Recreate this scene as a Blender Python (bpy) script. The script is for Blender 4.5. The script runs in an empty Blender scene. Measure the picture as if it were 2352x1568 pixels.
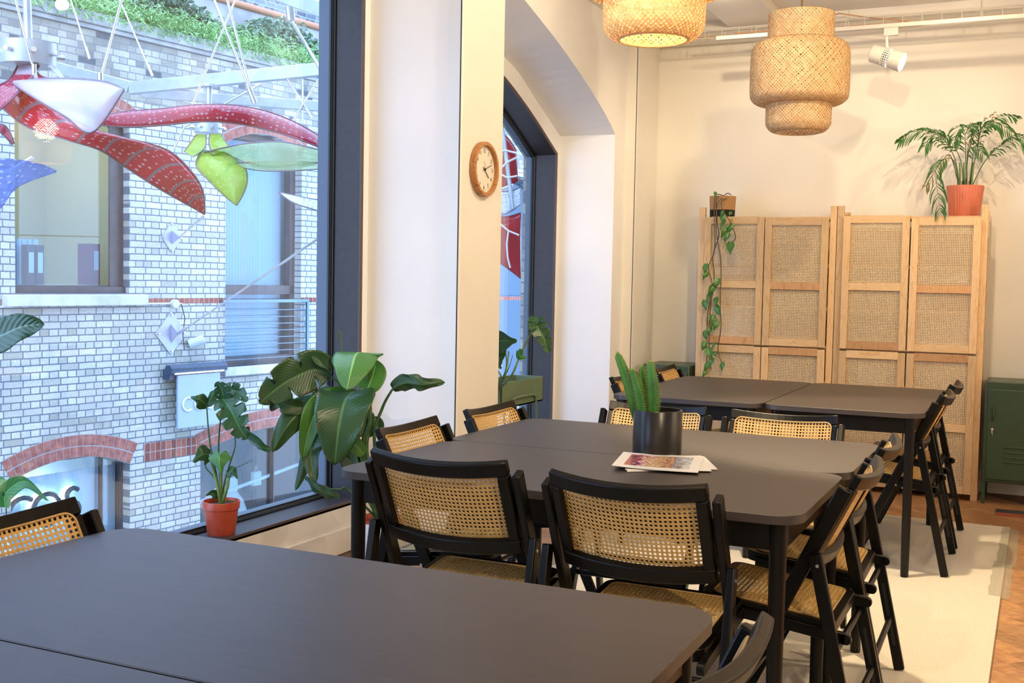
import bpy, math, random
from mathutils import Vector, Matrix, geometry
PI = math.pi
R = math.radians
random.seed(7)
scn = bpy.context.scene
COL = scn.collection

# ------------------------------------------------------------------ camera
FPX = 2608.2
CAM = Vector((0, 0, 1.29))
yaw, pit, rol = -0.436620, -0.054801, 0.018977
_w = Vector((math.sin(yaw)*math.cos(pit), math.cos(yaw)*math.cos(pit), math.sin(pit)))
_r0 = _w.cross(Vector((0, 0, 1))).normalized()
_u0 = _r0.cross(_w)
_r = _r0*math.cos(rol) + _u0*math.sin(rol)
_u = _u0*math.cos(rol) - _r0*math.sin(rol)
cam_d = bpy.data.cameras.new('camera')
cam = bpy.data.objects.new('camera', cam_d)
COL.objects.link(cam)
M = Matrix((( _r.x, _u.x, -_w.x, 0), (_r.y, _u.y, -_w.y, 0), (_r.z, _u.z, -_w.z, 0), (0, 0, 0, 1)))
cam.matrix_world = Matrix.Translation(CAM) @ M
cam_d.sensor_width = 36
cam_d.lens = FPX/2352*36
cam_d.clip_start = .05
cam_d.clip_end = 200
scn.camera = cam

# ------------------------------------------------------------------ sky, exposure, lights
scn.view_settings.view_transform = 'Standard'
scn.view_settings.look = 'None'
scn.view_settings.gamma = 1
scn.view_settings.exposure = 1.0
scn.view_settings.use_curve_mapping = False
wd = bpy.data.worlds.new('overcast_sky')
scn.world = wd
wd.use_nodes = True
bg = wd.node_tree.nodes['Background']
bg.inputs[0].default_value = (0.46, 0.66, 1.0, 1)
bg.inputs[1].default_value = 3.1
scn.cycles.max_bounces = 8
scn.cycles.diffuse_bounces = 4
scn.cycles.glossy_bounces = 3
scn.cycles.transmission_bounces = 4
scn.cycles.transparent_max_bounces = 16
scn.cycles.caustics_reflective = False
scn.cycles.caustics_refractive = False
scn.cycles.sample_clamp_indirect = 4.0
scn.cycles.use_denoising = True

WARM = (1.0, 0.78, 0.50)
def spot(name, loc, target, power, angle=70, blend=.4, size=.04, color=WARM):
    l = bpy.data.lights.new(name, 'SPOT')
    l.energy = power; l.color = color; l.spot_size = R(angle); l.spot_blend = blend
    l.shadow_soft_size = size
    o = bpy.data.objects.new(name, l); COL.objects.link(o)
    o.location = loc
    o.rotation_euler = (Vector(target)-Vector(loc)).to_track_quat('-Z', 'Y').to_euler()
    return o
def point(name, loc, power, size=.05, color=WARM):
    l = bpy.data.lights.new(name, 'POINT')
    l.energy = power; l.color = color; l.shadow_soft_size = size
    o = bpy.data.objects.new(name, l); COL.objects.link(o); o.location = loc
    return o
# the seen track spot, unseen ceiling spots (partly added fill), pendant bulbs
spot('track_and_fill_spot', (-.76, 7.0, 2.60), (1.2, 6.9, 1.5), 20, 90, .5)
spot('track_and_fill_spot', (-1.05, 4.66, 2.88), (-.25, 4.62, 0), 190, 66, .3)
spot('track_and_fill_spot', (.75, 4.3, 2.88), (.55, 4.3, 0), 60, 60, .4)
spot('track_and_fill_spot', (.5, 1.6, 2.85), (-.1, 3.2, 0), 35, 70, .35)
spot('track_and_fill_spot', (-.45, 6.25, 2.9), (-.7, 7.7, 1.5), 20, 125, .9, .015)
spot('track_and_fill_spot', (-1.75, 6.25, 2.9), (-1.7, 7.7, 1.6), 20, 125, .9, .015)
spot('track_and_fill_spot', (-.6, 4.3, 2.88), (-1.2, 6.6, 2.0), 55, 60, .8)  # unseen fill, added to brighten the unlit pendant from the front
spot('track_and_fill_spot', (-.9, 2.0, 2.85), (-1.0, 3.1, .7), 45, 100, .8, .03)
spot('track_and_fill_spot', (-1.0, 2.6, 2.85), (-2.5, 5.0, 1.7), 38, 85, .8, .03)
spot('track_and_fill_spot', (-.9, 5.0, 2.85), (-2.5, 5.3, 2.0), 40, 120, .9, .03)
spot('track_and_fill_spot', (1.2, .2, 2.85), (-.6, 1.5, .7), 95, 110, .8, .03)
spot('track_and_fill_spot', (1.6, 4.4, 2.85), (2.6, 4.6, 1.5), 260, 130, .9, .03)
spot('track_and_fill_spot', (1.2, -1.0, 2.85), (.4, -2.3, 1.6), 200, 130, .9, .03)
spot('added_ceiling_fill', (1.9, 5.2, 1.9), (-.4, 6.3, 2.98), 48, 120, .9, .05)  # no lamp of the room: added out of view to brighten the ceiling
point('pendant_bulb_light', (-1.19, 3.60, 2.29), 13, .05)
point('pendant_bulb_light', (.35, 6.03, 2.275), 50, .05)  # bulb of the added pendant outside the right edge

# ------------------------------------------------------------------ measuring helpers (a pixel of the 2352x1568 frame and a distance or plane)
def ray(px, py): return _w*FPX + _r*(px-1176) - _u*(py-784)
def Wd(px, py, dep): return CAM + ray(px, py)*(dep/FPX)
def Xp(px, py, x):
    d = ray(px, py); return CAM + d*(x/d.x)
def Yp(px, py, y):
    d = ray(px, py); return CAM + d*(y/d.y)
def Zp(px, py, z):
    d = ray(px, py); return CAM + d*((z-CAM.z)/d.z)

# ------------------------------------------------------------------ object helpers
def tag(o, label=None, cat=None, group=None, kind=None):
    if label: o['label'] = label
    if cat: o['category'] = cat
    if group: o['group'] = group
    if kind: o['kind'] = kind
    return o
def empty(name, loc=(0, 0, 0), rz=0, label=None, cat=None, group=None):
    o = bpy.data.objects.new(name, None); COL.objects.link(o)
    o.location = loc; o.rotation_euler = (0, 0, rz); o.empty_display_size = .1
    return tag(o, label, cat, group)
class MB:
    def __init__(s): s.v = []; s.f = []; s.uv = []; s.mi = []
    def add(s, vs, fs, uv=None, mi=0):
        n = len(s.v); s.v += [tuple(v) for v in vs]
        s.f += [tuple(i+n for i in f) for f in fs]
        s.uv += list(uv) if uv else [(0, 0)]*len(vs)
        s.mi += [mi]*len(fs)
        return s
    def box(s, a, b, mi=0):
        x0, y0, z0 = a; x1, y1, z1 = b
        if x0 > x1: x0, x1 = x1, x0
        if y0 > y1: y0, y1 = y1, y0
        if z0 > z1: z0, z1 = z1, z0
        vs = [(x0,y0,z0),(x1,y0,z0),(x1,y1,z0),(x0,y1,z0),(x0,y0,z1),(x1,y0,z1),(x1,y1,z1),(x0,y1,z1)]
        return s.add(vs, [(0,3,2,1),(4,5,6,7),(0,1,5,4),(1,2,6,5),(2,3,7,6),(3,0,4,7)], mi=mi)
    def bar(s, p, q, w, h, up=(0, 0, 1), mi=0):
        """rectangular bar from p to q, w along side, h along up-ish"""
        p = Vector(p); q = Vector(q); d = (q-p).normalized(); up = Vector(up)
        a = d.cross(up)
        if a.length < 1e-5: a = d.cross(Vector((1, 0, 0)))
        a.normalize(); b = a.cross(d).normalized()
        vs = [c + a*sx*w/2 + b*sz*h/2 for c in (p, q) for sx, sz in ((-1,-1),(1,-1),(1,1),(-1,1))]
        return s.add(vs, [(3,2,1,0),(4,5,6,7),(0,1,5,4),(1,2,6,5),(2,3,7,6),(3,0,4,7)], mi=mi)
    def tube(s, pts, r, n=10, cap=True, mi=0):
        pts = [Vector(p) for p in pts]
        rs = r if isinstance(r, (list, tuple)) else [r]*len(pts)
        vs = []; fs = []; m = len(pts); a = None
        for i, p in enumerate(pts):
            d = (pts[min(i+1, m-1)] - pts[max(i-1, 0)]).normalized()
            if a is None:
                a = d.orthogonal().normalized()
            else:
                a = (a - d*a.dot(d)).normalized()
            b = d.cross(a)
            for k in range(n):
                t = 2*PI*k/n
                vs.append(p + (a*math.cos(t)+b*math.sin(t))*rs[i])
        for i in range(m-1):
            for k in range(n):
                fs.append((i*n+k, i*n+(k+1) % n, (i+1)*n+(k+1) % n, (i+1)*n+k))
        if cap:
            fs.append(tuple(range(n-1, -1, -1))); fs.append(tuple((m-1)*n+k for k in range(n)))
        return s.add(vs, fs, mi=mi)
    def lathe(s, prof, n=40, c=(0, 0, 0), ribs=0, amp=0, mi=0):
        vs = []; fs = []; m = len(prof)
        for (r, z) in prof:
            for k in range(n):
                t = 2*PI*k/n
                rr = r + (amp*math.cos(ribs*t) if ribs and r > .02 else 0)
                vs.append((c[0]+rr*math.cos(t), c[1]+rr*math.sin(t), c[2]+z))
        for i in range(m-1):
            for k in range(n):
                fs.append((i*n+k, i*n+(k+1) % n, (i+1)*n+(k+1) % n, (i+1)*n+k))
        if prof[0][0] > 1e-4: fs.append(tuple(range(n-1, -1, -1)))
        if prof[-1][0] > 1e-4: fs.append(tuple((m-1)*n+k for k in range(n)))
        return s.add(vs, fs, mi=mi)
    def sphere(s, c, r, n=12, m=8, sc=(1, 1, 1), mi=0):
        vs = []; fs = []
        for i in range(m+1):
            a = -PI/2+PI*i/m
            for k in range(n):
                t = 2*PI*k/n
                vs.append((c[0]+r*sc[0]*math.cos(a)*math.cos(t), c[1]+r*sc[1]*math.cos(a)*math.sin(t), c[2]+r*sc[2]*math.sin(a)))
        for i in range(m):
            for k in range(n):
                fs.append((i*n+k, i*n+(k+1) % n, (i+1)*n+(k+1) % n, (i+1)*n+k))
        return s.add(vs, fs, mi=mi)
    def poly(s, outer, holes, f0, f1, mi=0):
        """flat plate with holes; f0(a,b), f1(a,b) map 2D outline to the two faces"""
        loops = [outer]+list(holes)
        flat = [p for l in loops for p in l]
        tri = geometry.tessellate_polygon([[Vector((p[0], p[1], 0)) for p in l] for l in loops])
        n = len(flat)
        vs = [f0(*p) for p in flat]+[f1(*p) for p in flat]
        fs = []
        for t in tri:
            a, b, c = t
            ar = (flat[b][0]-flat[a][0])*(flat[c][1]-flat[a][1])-(flat[b][1]-flat[a][1])*(flat[c][0]-flat[a][0])
            if ar < 0: a, c = c, a
            fs.append((a, b, c)); fs.append((c+n, b+n, a+n))
        k = 0
        for li, l in enumerate(loops):
            m = len(l)
            area = sum(l[i][0]*l[(i+1) % m][1]-l[(i+1) % m][0]*l[i][1] for i in range(m))
            for i in range(m):
                a = k+i; b = k+(i+1) % m
                q = (a, b, b+n, a+n)
                if (area > 0) == (li == 0): q = q[::-1]
                fs.append(q)
            k += m
        return s.add(vs, fs, mi=mi)
    def map(s, fn, start=0):
        for i in range(start, len(s.v)): s.v[i] = tuple(fn(*s.v[i]))
        return s
    def build(s, name, mat, parent=None, loc=(0, 0, 0), smooth=None, bevel=0, flip=False, solid=0):
        me = bpy.data.meshes.new(name)
        me.from_pydata(s.v, [], s.f)
        mats = mat if isinstance(mat, (list, tuple)) else [mat]
        for m_ in mats: me.materials.append(m_)
        if len(mats) > 1: me.polygons.foreach_set('material_index', s.mi)
        uvl = me.uv_layers.new(name='UVMap')
        li = [0]*len(me.loops); me.loops.foreach_get('vertex_index', li)
        flat = []
        for i in li: flat += s.uv[i]
        uvl.data.foreach_set('uv', flat)
        if smooth is not None:
            me.shade_smooth()
            if smooth < 180: me.set_sharp_from_angle(angle=R(smooth))
        me.update()
        o = bpy.data.objects.new(name, me); COL.objects.link(o)
        o.location = loc
        if parent: o.parent = parent
        if solid:
            md = o.modifiers.new('thick', 'SOLIDIFY'); md.thickness = solid; md.offset = 0
        if bevel:
            md = o.modifiers.new('bevel', 'BEVEL'); md.width = bevel; md.segments = 2; md.limit_method = 'ANGLE'; md.angle_limit = R(40)
            md.harden_normals = False
            if smooth is None:
                me.shade_smooth(); me.set_sharp_from_angle(angle=R(35))
        return o
def copy_tree(o, parent=None):
    c = o.copy(); COL.objects.link(c); c.parent = parent
    for ch in [k for k in o.children]: copy_tree(ch, c)
    return c
def bez(pts, n=16):
    """smooth curve through the points (Catmull-Rom)"""
    P = [Vector(p) for p in pts]; m = len(P); out = []
    for i in range(n+1):
        t = i/n*(m-1); k = min(int(t), m-2); u = t-k
        p0 = P[max(k-1, 0)]; p1 = P[k]; p2 = P[k+1]; p3 = P[min(k+2, m-1)]
        out.append(.5*((2*p1)+(p2-p0)*u+(2*p0-5*p1+4*p2-p3)*u*u+(3*p1-p0-3*p2+p3)*u**3))
    return out
def rrect(x0, y0, x1, y1, r, n=6):
    out = []
    for cx, cy, a in ((x1-r, y0+r, -90), (x1-r, y1-r, 0), (x0+r, y1-r, 90), (x0+r, y0+r, 180)):
        for k in range(n+1):
            t = R(a+90*k/n); out.append((cx+r*math.cos(t), cy+r*math.sin(t)))
    return out

# ------------------------------------------------------------------ materials
MATS = {}
def mat(name, col=(.8, .8, .8), rough=.5, metal=0, spec=.5, **kw):
    m = bpy.data.materials.new(name); m.use_nodes = True
    b = m.node_tree.nodes['Principled BSDF']
    b.inputs['Base Color'].default_value = (*col, 1); b.inputs['Roughness'].default_value = rough
    b.inputs['Metallic'].default_value = metal; b.inputs['Specular IOR Level'].default_value = spec
    for k, v in kw.items(): b.inputs[k.replace('_', ' ')].default_value = v
    MATS[name] = m
    return m
def nd(m, t, **kw):
    n = m.node_tree.nodes.new(t)
    for k, v in kw.items(): setattr(n, k, v)
    return n
def lk(m, a, b): m.node_tree.links.new(a, b)
def ramp(m, fac, stops):
    n = nd(m, 'ShaderNodeValToRGB'); e = n.color_ramp.elements
    while len(e) < len(stops): e.new(.5)
    for i, (p, c) in enumerate(stops): e[i].position = p; e[i].color = (*c, 1)
    lk(m, fac, n.inputs[0]); return n
def coords(m, kind='Object', scale=(1, 1, 1), rot=(0, 0, 0)):
    tc = nd(m, 'ShaderNodeTexCoord'); mp = nd(m, 'ShaderNodeMapping')
    mp.inputs['Scale'].default_value = scale; mp.inputs['Rotation'].default_value = rot
    lk(m, tc.outputs[kind], mp.inputs[0]); return mp
def bsdf(m): return m.node_tree.nodes['Principled BSDF']
def noisy(name, c0, c1, rough=.5, scale=8, stretch=(1, 1, 1), bump=0, spec=.5, detail=3, kind='Object', metal=0, lo=.35, hi=.65, **kw):
    m = mat(name, c0, rough, metal, spec, **kw)
    mp = coords(m, kind, stretch); n = nd(m, 'ShaderNodeTexNoise')
    n.inputs['Scale'].default_value = scale; n.inputs['Detail'].default_value = detail
    lk(m, mp.outputs[0], n.inputs['Vector'])
    rp = ramp(m, n.outputs['Fac'], [(lo, c0), (hi, c1)])
    lk(m, rp.outputs[0], bsdf(m).inputs['Base Color'])
    if bump:
        b = nd(m, 'ShaderNodeBump'); b.inputs['Strength'].default_value = bump; b.inputs['Distance'].default_value = .003
        lk(m, n.outputs['Fac'], b.inputs['Height']); lk(m, b.outputs[0], bsdf(m).inputs['Normal'])
    return m
wall_m = noisy('cream_plaster', (.80, .775, .72), (.83, .805, .75), .75, 3, bump=.04, spec=.25)
white_m = noisy('white_plaster', (.85, .85, .86), (.88, .88, .88), .7, 3, bump=.03, spec=.25)
ceil_m = noisy('ceiling_paint', (.86, .84, .79), (.89, .87, .82), .8, 2, bump=.05, spec=.2)
panel_m = mat('white_satin_paint', (.86, .84, .80), .3)
casing_m = noisy('grey_bronze_metal', (.036, .030, .032), (.042, .036, .038), .45, 30, spec=.35)
edge_m = mat('brown_edge', (.09, .055, .04), .5)
gasket_m = mat('black_gasket', (.008, .009, .012), .4)
frame_m = mat('blue_grey_metal', (.07, .095, .14), .4)
black_m = noisy('black_lacquered_wood', (.0022, .0018, .0018), (.004, .0032, .003), .33, 20, stretch=(1, 1, 6), spec=.26)
table_m = noisy('black_stained_ash', (.029, .021, .019), (.038, .028, .025), .45, 60, stretch=(.15, 1, 1), bump=.05, spec=.85)
tableleg_m = noisy('black_stained_leg', (.004, .0033, .003), (.006, .005, .0045), .38, 40, stretch=(1, 1, .1), spec=.3)
steel_m = mat('steel', (.75, .75, .76), .25, 1)
galv_m = noisy('galvanised_metal', (.50, .53, .57), (.60, .63, .67), .4, 6, metal=.5)
green_m = noisy('green_painted_steel', (.030, .060, .030), (.034, .068, .034), .35, 10)
planter_m = noisy('sage_green_steel', (.14, .22, .13), (.16, .24, .14), .35, 10)
locker_dark = mat('locker_recess', (.02, .04, .02), .5)
soil_m = noisy('potting_soil', (.012, .008, .006), (.05, .035, .025), .95, 120, bump=1)
terra_m = noisy('terracotta_plastic', (.50, .075, .035), (.55, .09, .045), .35, 20)
coral_m = noisy('coral_ceramic', (.62, .17, .10), (.66, .20, .12), .5, 20)
whitepot_m = mat('white_ribbed_plastic', (.75, .75, .74), .35)
blackpot_m = mat('matte_black_ceramic', (.012, .010, .010), .28)
jute_m = noisy('jute_weave', (.36, .20, .09), (.46, .27, .13), .9, 160, bump=.8)
blackjute_m = noisy('black_woven_band', (.006, .006, .008), (.015, .014, .016), .9, 160, bump=.8)
rug_m = noisy('beige_woven_rug', (.50, .45, .37), (.60, .55, .46), .95, 380, stretch=(1, .6, 1), bump=.8, spec=.1)
rugedge_m = noisy('rug_edge', (.16, .10, .06), (.24, .15, .09), .9, 200)
paper_m = mat('white_paper', (.82, .80, .76), .35)
tape_m = mat('clear_tape', (.55, .50, .38), .15, Alpha=.45)
clockface_m = mat('clock_face', (.78, .74, .64), .5)
ink_m = mat('dark_ink', (.05, .04, .035), .5)
whitemetal_m = mat('white_painted_metal', (.66, .64, .60), .45)
cable_m = mat('orange_brown_cable', (.55, .30, .16), .6)
stone_m = noisy('grey_stone', (.34, .33, .33), (.46, .45, .44), .85, 5, bump=.3)
sill_m = noisy('pale_stone_sill', (.50, .50, .52), (.66, .66, .66), .8, 5, bump=.2)
darkframe_m = noisy('brown_window_frame', (.06, .05, .055), (.09, .075, .08), .45, 10)
def wood(name, c0, c1, c2, axis='z', scale=1.0, rough=.45):
    m = mat(name, c0, rough)
    st = {'z': (14, 14, 1.3), 'x': (1.3, 14, 14), 'y': (14, 1.3, 14)}[axis]
    mp = coords(m, 'Object', tuple(s*scale for s in st))
    oi = nd(m, 'ShaderNodeObjectInfo')
    ad = nd(m, 'ShaderNodeVectorMath', operation='ADD')
    mul = nd(m, 'ShaderNodeMath', operation='MULTIPLY'); mul.inputs[1].default_value = 37
    lk(m, oi.outputs['Random'], mul.inputs[0])
    lk(m, mp.outputs[0], ad.inputs[0]); lk(m, mul.outputs[0], ad.inputs[1])
    n = nd(m, 'ShaderNodeTexNoise'); n.inputs['Scale'].default_value = 1.1; n.inputs['Detail'].default_value = 4; n.inputs['Distortion'].default_value = .6
    lk(m, ad.outputs[0], n.inputs['Vector'])
    wv = nd(m, 'ShaderNodeMath', operation='MULTIPLY'); wv.inputs[1].default_value = 9
    lk(m, n.outputs['Fac'], wv.inputs[0])
    fr = nd(m, 'ShaderNodeMath', operation='PINGPONG'); fr.inputs[1].default_value = .5; lk(m, wv.outputs[0], fr.inputs[0])
    rp = ramp(m, fr.outputs[0], [(0, c0), (.32, c1), (.5, c2)])
    # whole-piece shade differences: every stave of the timber is its own tone
    hs = nd(m, 'ShaderNodeHueSaturation'); mr = nd(m, 'ShaderNodeMapRange')
    mr.inputs[3].default_value = .82; mr.inputs[4].default_value = 1.1
    lk(m, oi.outputs['Random'], mr.inputs[0]); lk(m, mr.outputs[0], hs.inputs['Value']); lk(m, rp.outputs[0], hs.inputs['Color'])
    lk(m, hs.outputs[0], bsdf(m).inputs['Base Color'])
    return m
pine_m = wood('pine_wood', (.70, .47, .25), (.74, .52, .29), (.62, .38, .17))
pine_d_m = wood('reddish_pine_wood', (.60, .33, .15), (.64, .37, .18), (.50, .25, .10))
pineh_m = wood('pine_wood_rail', (.70, .47, .25), (.74, .52, .29), (.62, .38, .17), 'x')
olive_m = wood('clock_wood', (.46, .19, .06), (.56, .27, .10), (.32, .12, .04), 'y', .5, .4)
webbing_m = noisy('cane_webbing', (.66, .50, .30), (.74, .58, .37), .6, 90)
cane_m = noisy('rattan_cane', (.64, .38, .12), (.76, .49, .18), .45, 150, spec=.5)
canerim_m = noisy('rattan_spline', (.60, .36, .13), (.68, .44, .19), .45, 60)
bamboo_m = noisy('bamboo_strips', (.68, .44, .21), (.86, .63, .35), .5, 40)
# let some light through the thin bamboo
def translucent(m, amount, col):
    t = nd(m, 'ShaderNodeBsdfTranslucent'); t.inputs[0].default_value = (*col, 1)
    mx = nd(m, 'ShaderNodeMixShader'); mx.inputs[0].default_value = amount
    out = m.node_tree.nodes['Material Output']
    lk(m, bsdf(m).outputs[0], mx.inputs[1]); lk(m, t.outputs[0], mx.inputs[2]); lk(m, mx.outputs[0], out.inputs[0])
translucent(bamboo_m, .25, (.85, .62, .36))

def leafmat(name, c0, c1, vein, nv=26, rough=.3, trans=.15, edge=None, bump=.3):
    """UV: u across (0..1, midrib at .5), v along"""
    m = mat(name, c0, rough, spec=.55)
    tc = nd(m, 'ShaderNodeTexCoord'); sp = nd(m, 'ShaderNodeSeparateXYZ'); lk(m, tc.outputs['UV'], sp.inputs[0])
    a = nd(m, 'ShaderNodeMath', operation='SUBTRACT'); a.inputs[1].default_value = .5; lk(m, sp.outputs[0], a.inputs[0])
    ab = nd(m, 'ShaderNodeMath', operation='ABSOLUTE'); lk(m, a.outputs[0], ab.inputs[0])
    s1 = nd(m, 'ShaderNodeMath', operation='MULTIPLY'); s1.inputs[1].default_value = .45; lk(m, ab.outputs[0], s1.inputs[0])
    s2 = nd(m, 'ShaderNodeMath', operation='SUBTRACT'); lk(m, sp.outputs[1], s2.inputs[0]); lk(m, s1.outputs[0], s2.inputs[1])
    s3 = nd(m, 'ShaderNodeMath', operation='MULTIPLY'); s3.inputs[1].default_value = nv; lk(m, s2.outputs[0], s3.inputs[0])
    pp = nd(m, 'ShaderNodeMath', operation='PINGPONG'); pp.inputs[1].default_value = .5; lk(m, s3.outputs[0], pp.inputs[0])
    veins = ramp(m, pp.outputs[0], [(0, vein), (.07, c0), (.5, c1)])
    mid = ramp(m, ab.outputs[0], [(0, (1, 1, 1)), (.018, (1, 1, 1)), (.03, (0, 0, 0))])
    mx = nd(m, 'ShaderNodeMixRGB'); lk(m, mid.outputs[0], mx.inputs[0]); lk(m, veins.outputs[0], mx.inputs[1]); mx.inputs[2].default_value = (*[min(1, v*1.7) for v in vein], 1)
    last = mx
    if edge:
        rp = ramp(m, ab.outputs[0], [(.42, (0, 0, 0)), (.5, (1, 1, 1))])
        nz = nd(m, 'ShaderNodeTexNoise'); nz.inputs['Scale'].default_value = 5
        rz = ramp(m, nz.outputs['Fac'], [(.55, (0, 0, 0)), (.65, (1, 1, 1))])
        mm = nd(m, 'ShaderNodeMixRGB', blend_type='MULTIPLY'); mm.inputs[0].default_value = 1
        lk(m, rp.outputs[0], mm.inputs[1]); lk(m, rz.outputs[0], mm.inputs[2])
        m3 = nd(m, 'ShaderNodeMixRGB'); lk(m, mm.outputs[0], m3.inputs[0]); lk(m, mx.outputs[0], m3.inputs[1]); m3.inputs[2].default_value = (*edge, 1); last = m3
    lk(m, last.outputs[0], bsdf(m).inputs['Base Color'])
    bp = nd(m, 'ShaderNodeBump'); bp.inputs['Strength'].default_value = bump; bp.inputs['Distance'].default_value = .003
    lk(m, pp.outputs[0], bp.inputs['Height']); lk(m, bp.outputs[0], bsdf(m).inputs['Normal'])
    translucent(m, trans, tuple(min(1, v*2.2) for v in c1))
    return m
strel_m = leafmat('strelitzia_leaf', (.030, .085, .028), (.040, .110, .035), (.07, .15, .05), 30, edge=(.25, .12, .05))
strelL_m = leafmat('young_strelitzia_leaf', (.09, .24, .05), (.12, .30, .06), (.22, .40, .12), 30, trans=.3)
corr_m = leafmat('corrugated_leaf', (.06, .13, .10), (.03, .12, .03), (.16, .26, .20), 13, rough=.16, bump=.9)
mon_m = leafmat('monstera_leaf', (.022, .085, .025), (.030, .115, .03), (.05, .15, .05), 12)
monL_m = leafmat('young_monstera_leaf', (.05, .20, .035), (.08, .28, .05), (.14, .36, .10), 12, trans=.25)
pothos_m = leafmat('pothos_leaf', (.035, .13, .02), (.06, .19, .03), (.12, .26, .06), 6)
palm_m = leafmat('palm_leaflet', (.035, .12, .03), (.05, .16, .035), (.06, .18, .05), 3, rough=.4)
palmdry_m = mat('dry_palm_leaflet', (.38, .26, .12), .6)
stem_m = noisy('green_stem', (.03, .09, .025), (.05, .13, .035), .4, 30)
stemL_m = noisy('light_green_stem', (.12, .22, .06), (.17, .28, .08), .4, 30)
vine_m = noisy('brown_vine', (.07, .055, .03), (.10, .08, .04), .6, 60)
cactus_m = noisy('cactus_skin', (.030, .13, .018), (.06, .24, .03), .5, 14)
cactip_m = mat('cactus_new_growth', (.20, .48, .06), .5)
spine_m = mat('cactus_spine', (.55, .30, .16), .5)
parapet_m = noisy('trailing_grass', (.18, .36, .11), (.40, .62, .25), .6, 3)
shrub_m = noisy('shrub_leaves', (.07, .15, .08), (.26, .36, .24), .6, 3)

def glassmat(name, tint=(1, 1, 1), refl=1.0):
    m = bpy.data.materials.new(name); m.use_nodes = True; nt = m.node_tree; nt.nodes.clear()
    out = nd(m, 'ShaderNodeOutputMaterial'); tr = nd(m, 'ShaderNodeBsdfTransparent'); gl = nd(m, 'ShaderNodeBsdfGlossy')
    tr.inputs[0].default_value = (*tint, 1); gl.inputs['Roughness'].default_value = 0.0; gl.inputs['Color'].default_value = (refl, refl, refl, 1)
    lw = nd(m, 'ShaderNodeLayerWeight'); lw.inputs[0].default_value = .5
    pw = nd(m, 'ShaderNodeMath', operation='POWER'); lk(m, lw.outputs['Facing'], pw.inputs[0]); pw.inputs[1].default_value = 5
    fr = nd(m, 'ShaderNodeMath', operation='MULTIPLY_ADD'); lk(m, pw.outputs[0], fr.inputs[0]); fr.inputs[1].default_value = .95; fr.inputs[2].default_value = .06
    mx = nd(m, 'ShaderNodeMixShader'); lk(m, fr.outputs[0], mx.inputs[0]); lk(m, tr.outputs[0], mx.inputs[1]); lk(m, gl.outputs[0], mx.inputs[2]); lk(m, mx.outputs[0], out.inputs[0])
    return m
glass_m = glassmat('window_glass', (.97, .985, 1))
glassfar_m = glassmat('courtyard_window_glass', (.84, .92, .97), .6)

def acrylic(name, col, op, pattern=None, pcol=(.85, .85, .9), rough=.08, veins=False):
    """tinted translucent sheet with printed dots"""
    m = mat(name, col, rough, spec=.6)
    b = bsdf(m); out = m.node_tree.nodes['Material Output']
    tr = nd(m, 'ShaderNodeBsdfTransparent'); tr.inputs[0].default_value = (*[min(1, .25+c*.9) for c in col], 1)
    tl = nd(m, 'ShaderNodeBsdfTranslucent')
    mx0 = nd(m, 'ShaderNodeMixShader'); mx0.inputs[0].default_value = .35
    lk(m, b.outputs[0], mx0.inputs[1]); lk(m, tl.outputs[0], mx0.inputs[2])
    mx = nd(m, 'ShaderNodeMixShader'); mx.inputs[0].default_value = op
    lk(m, tr.outputs[0], mx.inputs[1]); lk(m, mx0.outputs[0], mx.inputs[2]); lk(m, mx.outputs[0], out.inputs[0])
    colsock = None
    if pattern:
        mp = coords(m, 'UV', pattern); vo = nd(m, 'ShaderNodeTexVoronoi'); vo.inputs['Randomness'].default_value = .35; vo.inputs['Scale'].default_value = 1
        lk(m, mp.outputs[0], vo.inputs['Vector'])
        rp = ramp(m, vo.outputs['Distance'], [(.20, pcol), (.27, col)])
        last = rp.outputs[0]
        if veins:
            tc = nd(m, 'ShaderNodeTexCoord'); sp = nd(m, 'ShaderNodeSeparateXYZ'); lk(m, tc.outputs['UV'], sp.inputs[0])
            s3 = nd(m, 'ShaderNodeMath', operation='MULTIPLY'); s3.inputs[1].default_value = 9; lk(m, sp.outputs[1], s3.inputs[0])
            pp = nd(m, 'ShaderNodeMath', operation='PINGPONG'); pp.inputs[1].default_value = .5; lk(m, s3.outputs[0], pp.inputs[0])
            r2 = ramp(m, pp.outputs[0], [(0, (1, 1, 1)), (.045, (1, 1, 1)), (.07, (0, 0, 0))])
            mm = nd(m, 'ShaderNodeMixRGB'); lk(m, r2.outputs[0], mm.inputs[0]); lk(m, last, mm.inputs[1]); mm.inputs[2].default_value = (.30, .22, .26, 1); last = mm.outputs[0]
        lk(m, last, b.inputs['Base Color']); lk(m, last, tl.inputs[0])
    else:
        tl.inputs[0].default_value = (*col, 1)
    return m
redA_m = acrylic('red_spotted_acrylic', (.62, .010, .045), .92, (11, 30, 1), (.75, .55, .6), veins=True)
redB_m = acrylic('red_dotted_acrylic', (.55, .015, .07), .84, (7, 46, 1), (.60, .52, .62))
clear_m = acrylic('clear_pink_acrylic', (.92, .86, .95), .45)
greenac_m = acrylic('lime_green_acrylic', (.48, .60, .10), .62, (8, 12, 1), (.62, .75, .25))
paleac_m = acrylic('pale_green_acrylic', (.60, .68, .48), .42, (8, 14, 1), (.70, .80, .65))
blueac_m = acrylic('blue_patterned_acrylic', (.25, .33, .60), .38, (9, 9, 1), (.8, .85, .95))
whiteac_m = acrylic('white_patterned_acrylic', (.75, .78, .86), .75, (9, 14, 1), (.15, .15, .25))
leadedge_m = mat('dark_petal_edge', (.16, .10, .14), .4)

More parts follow.
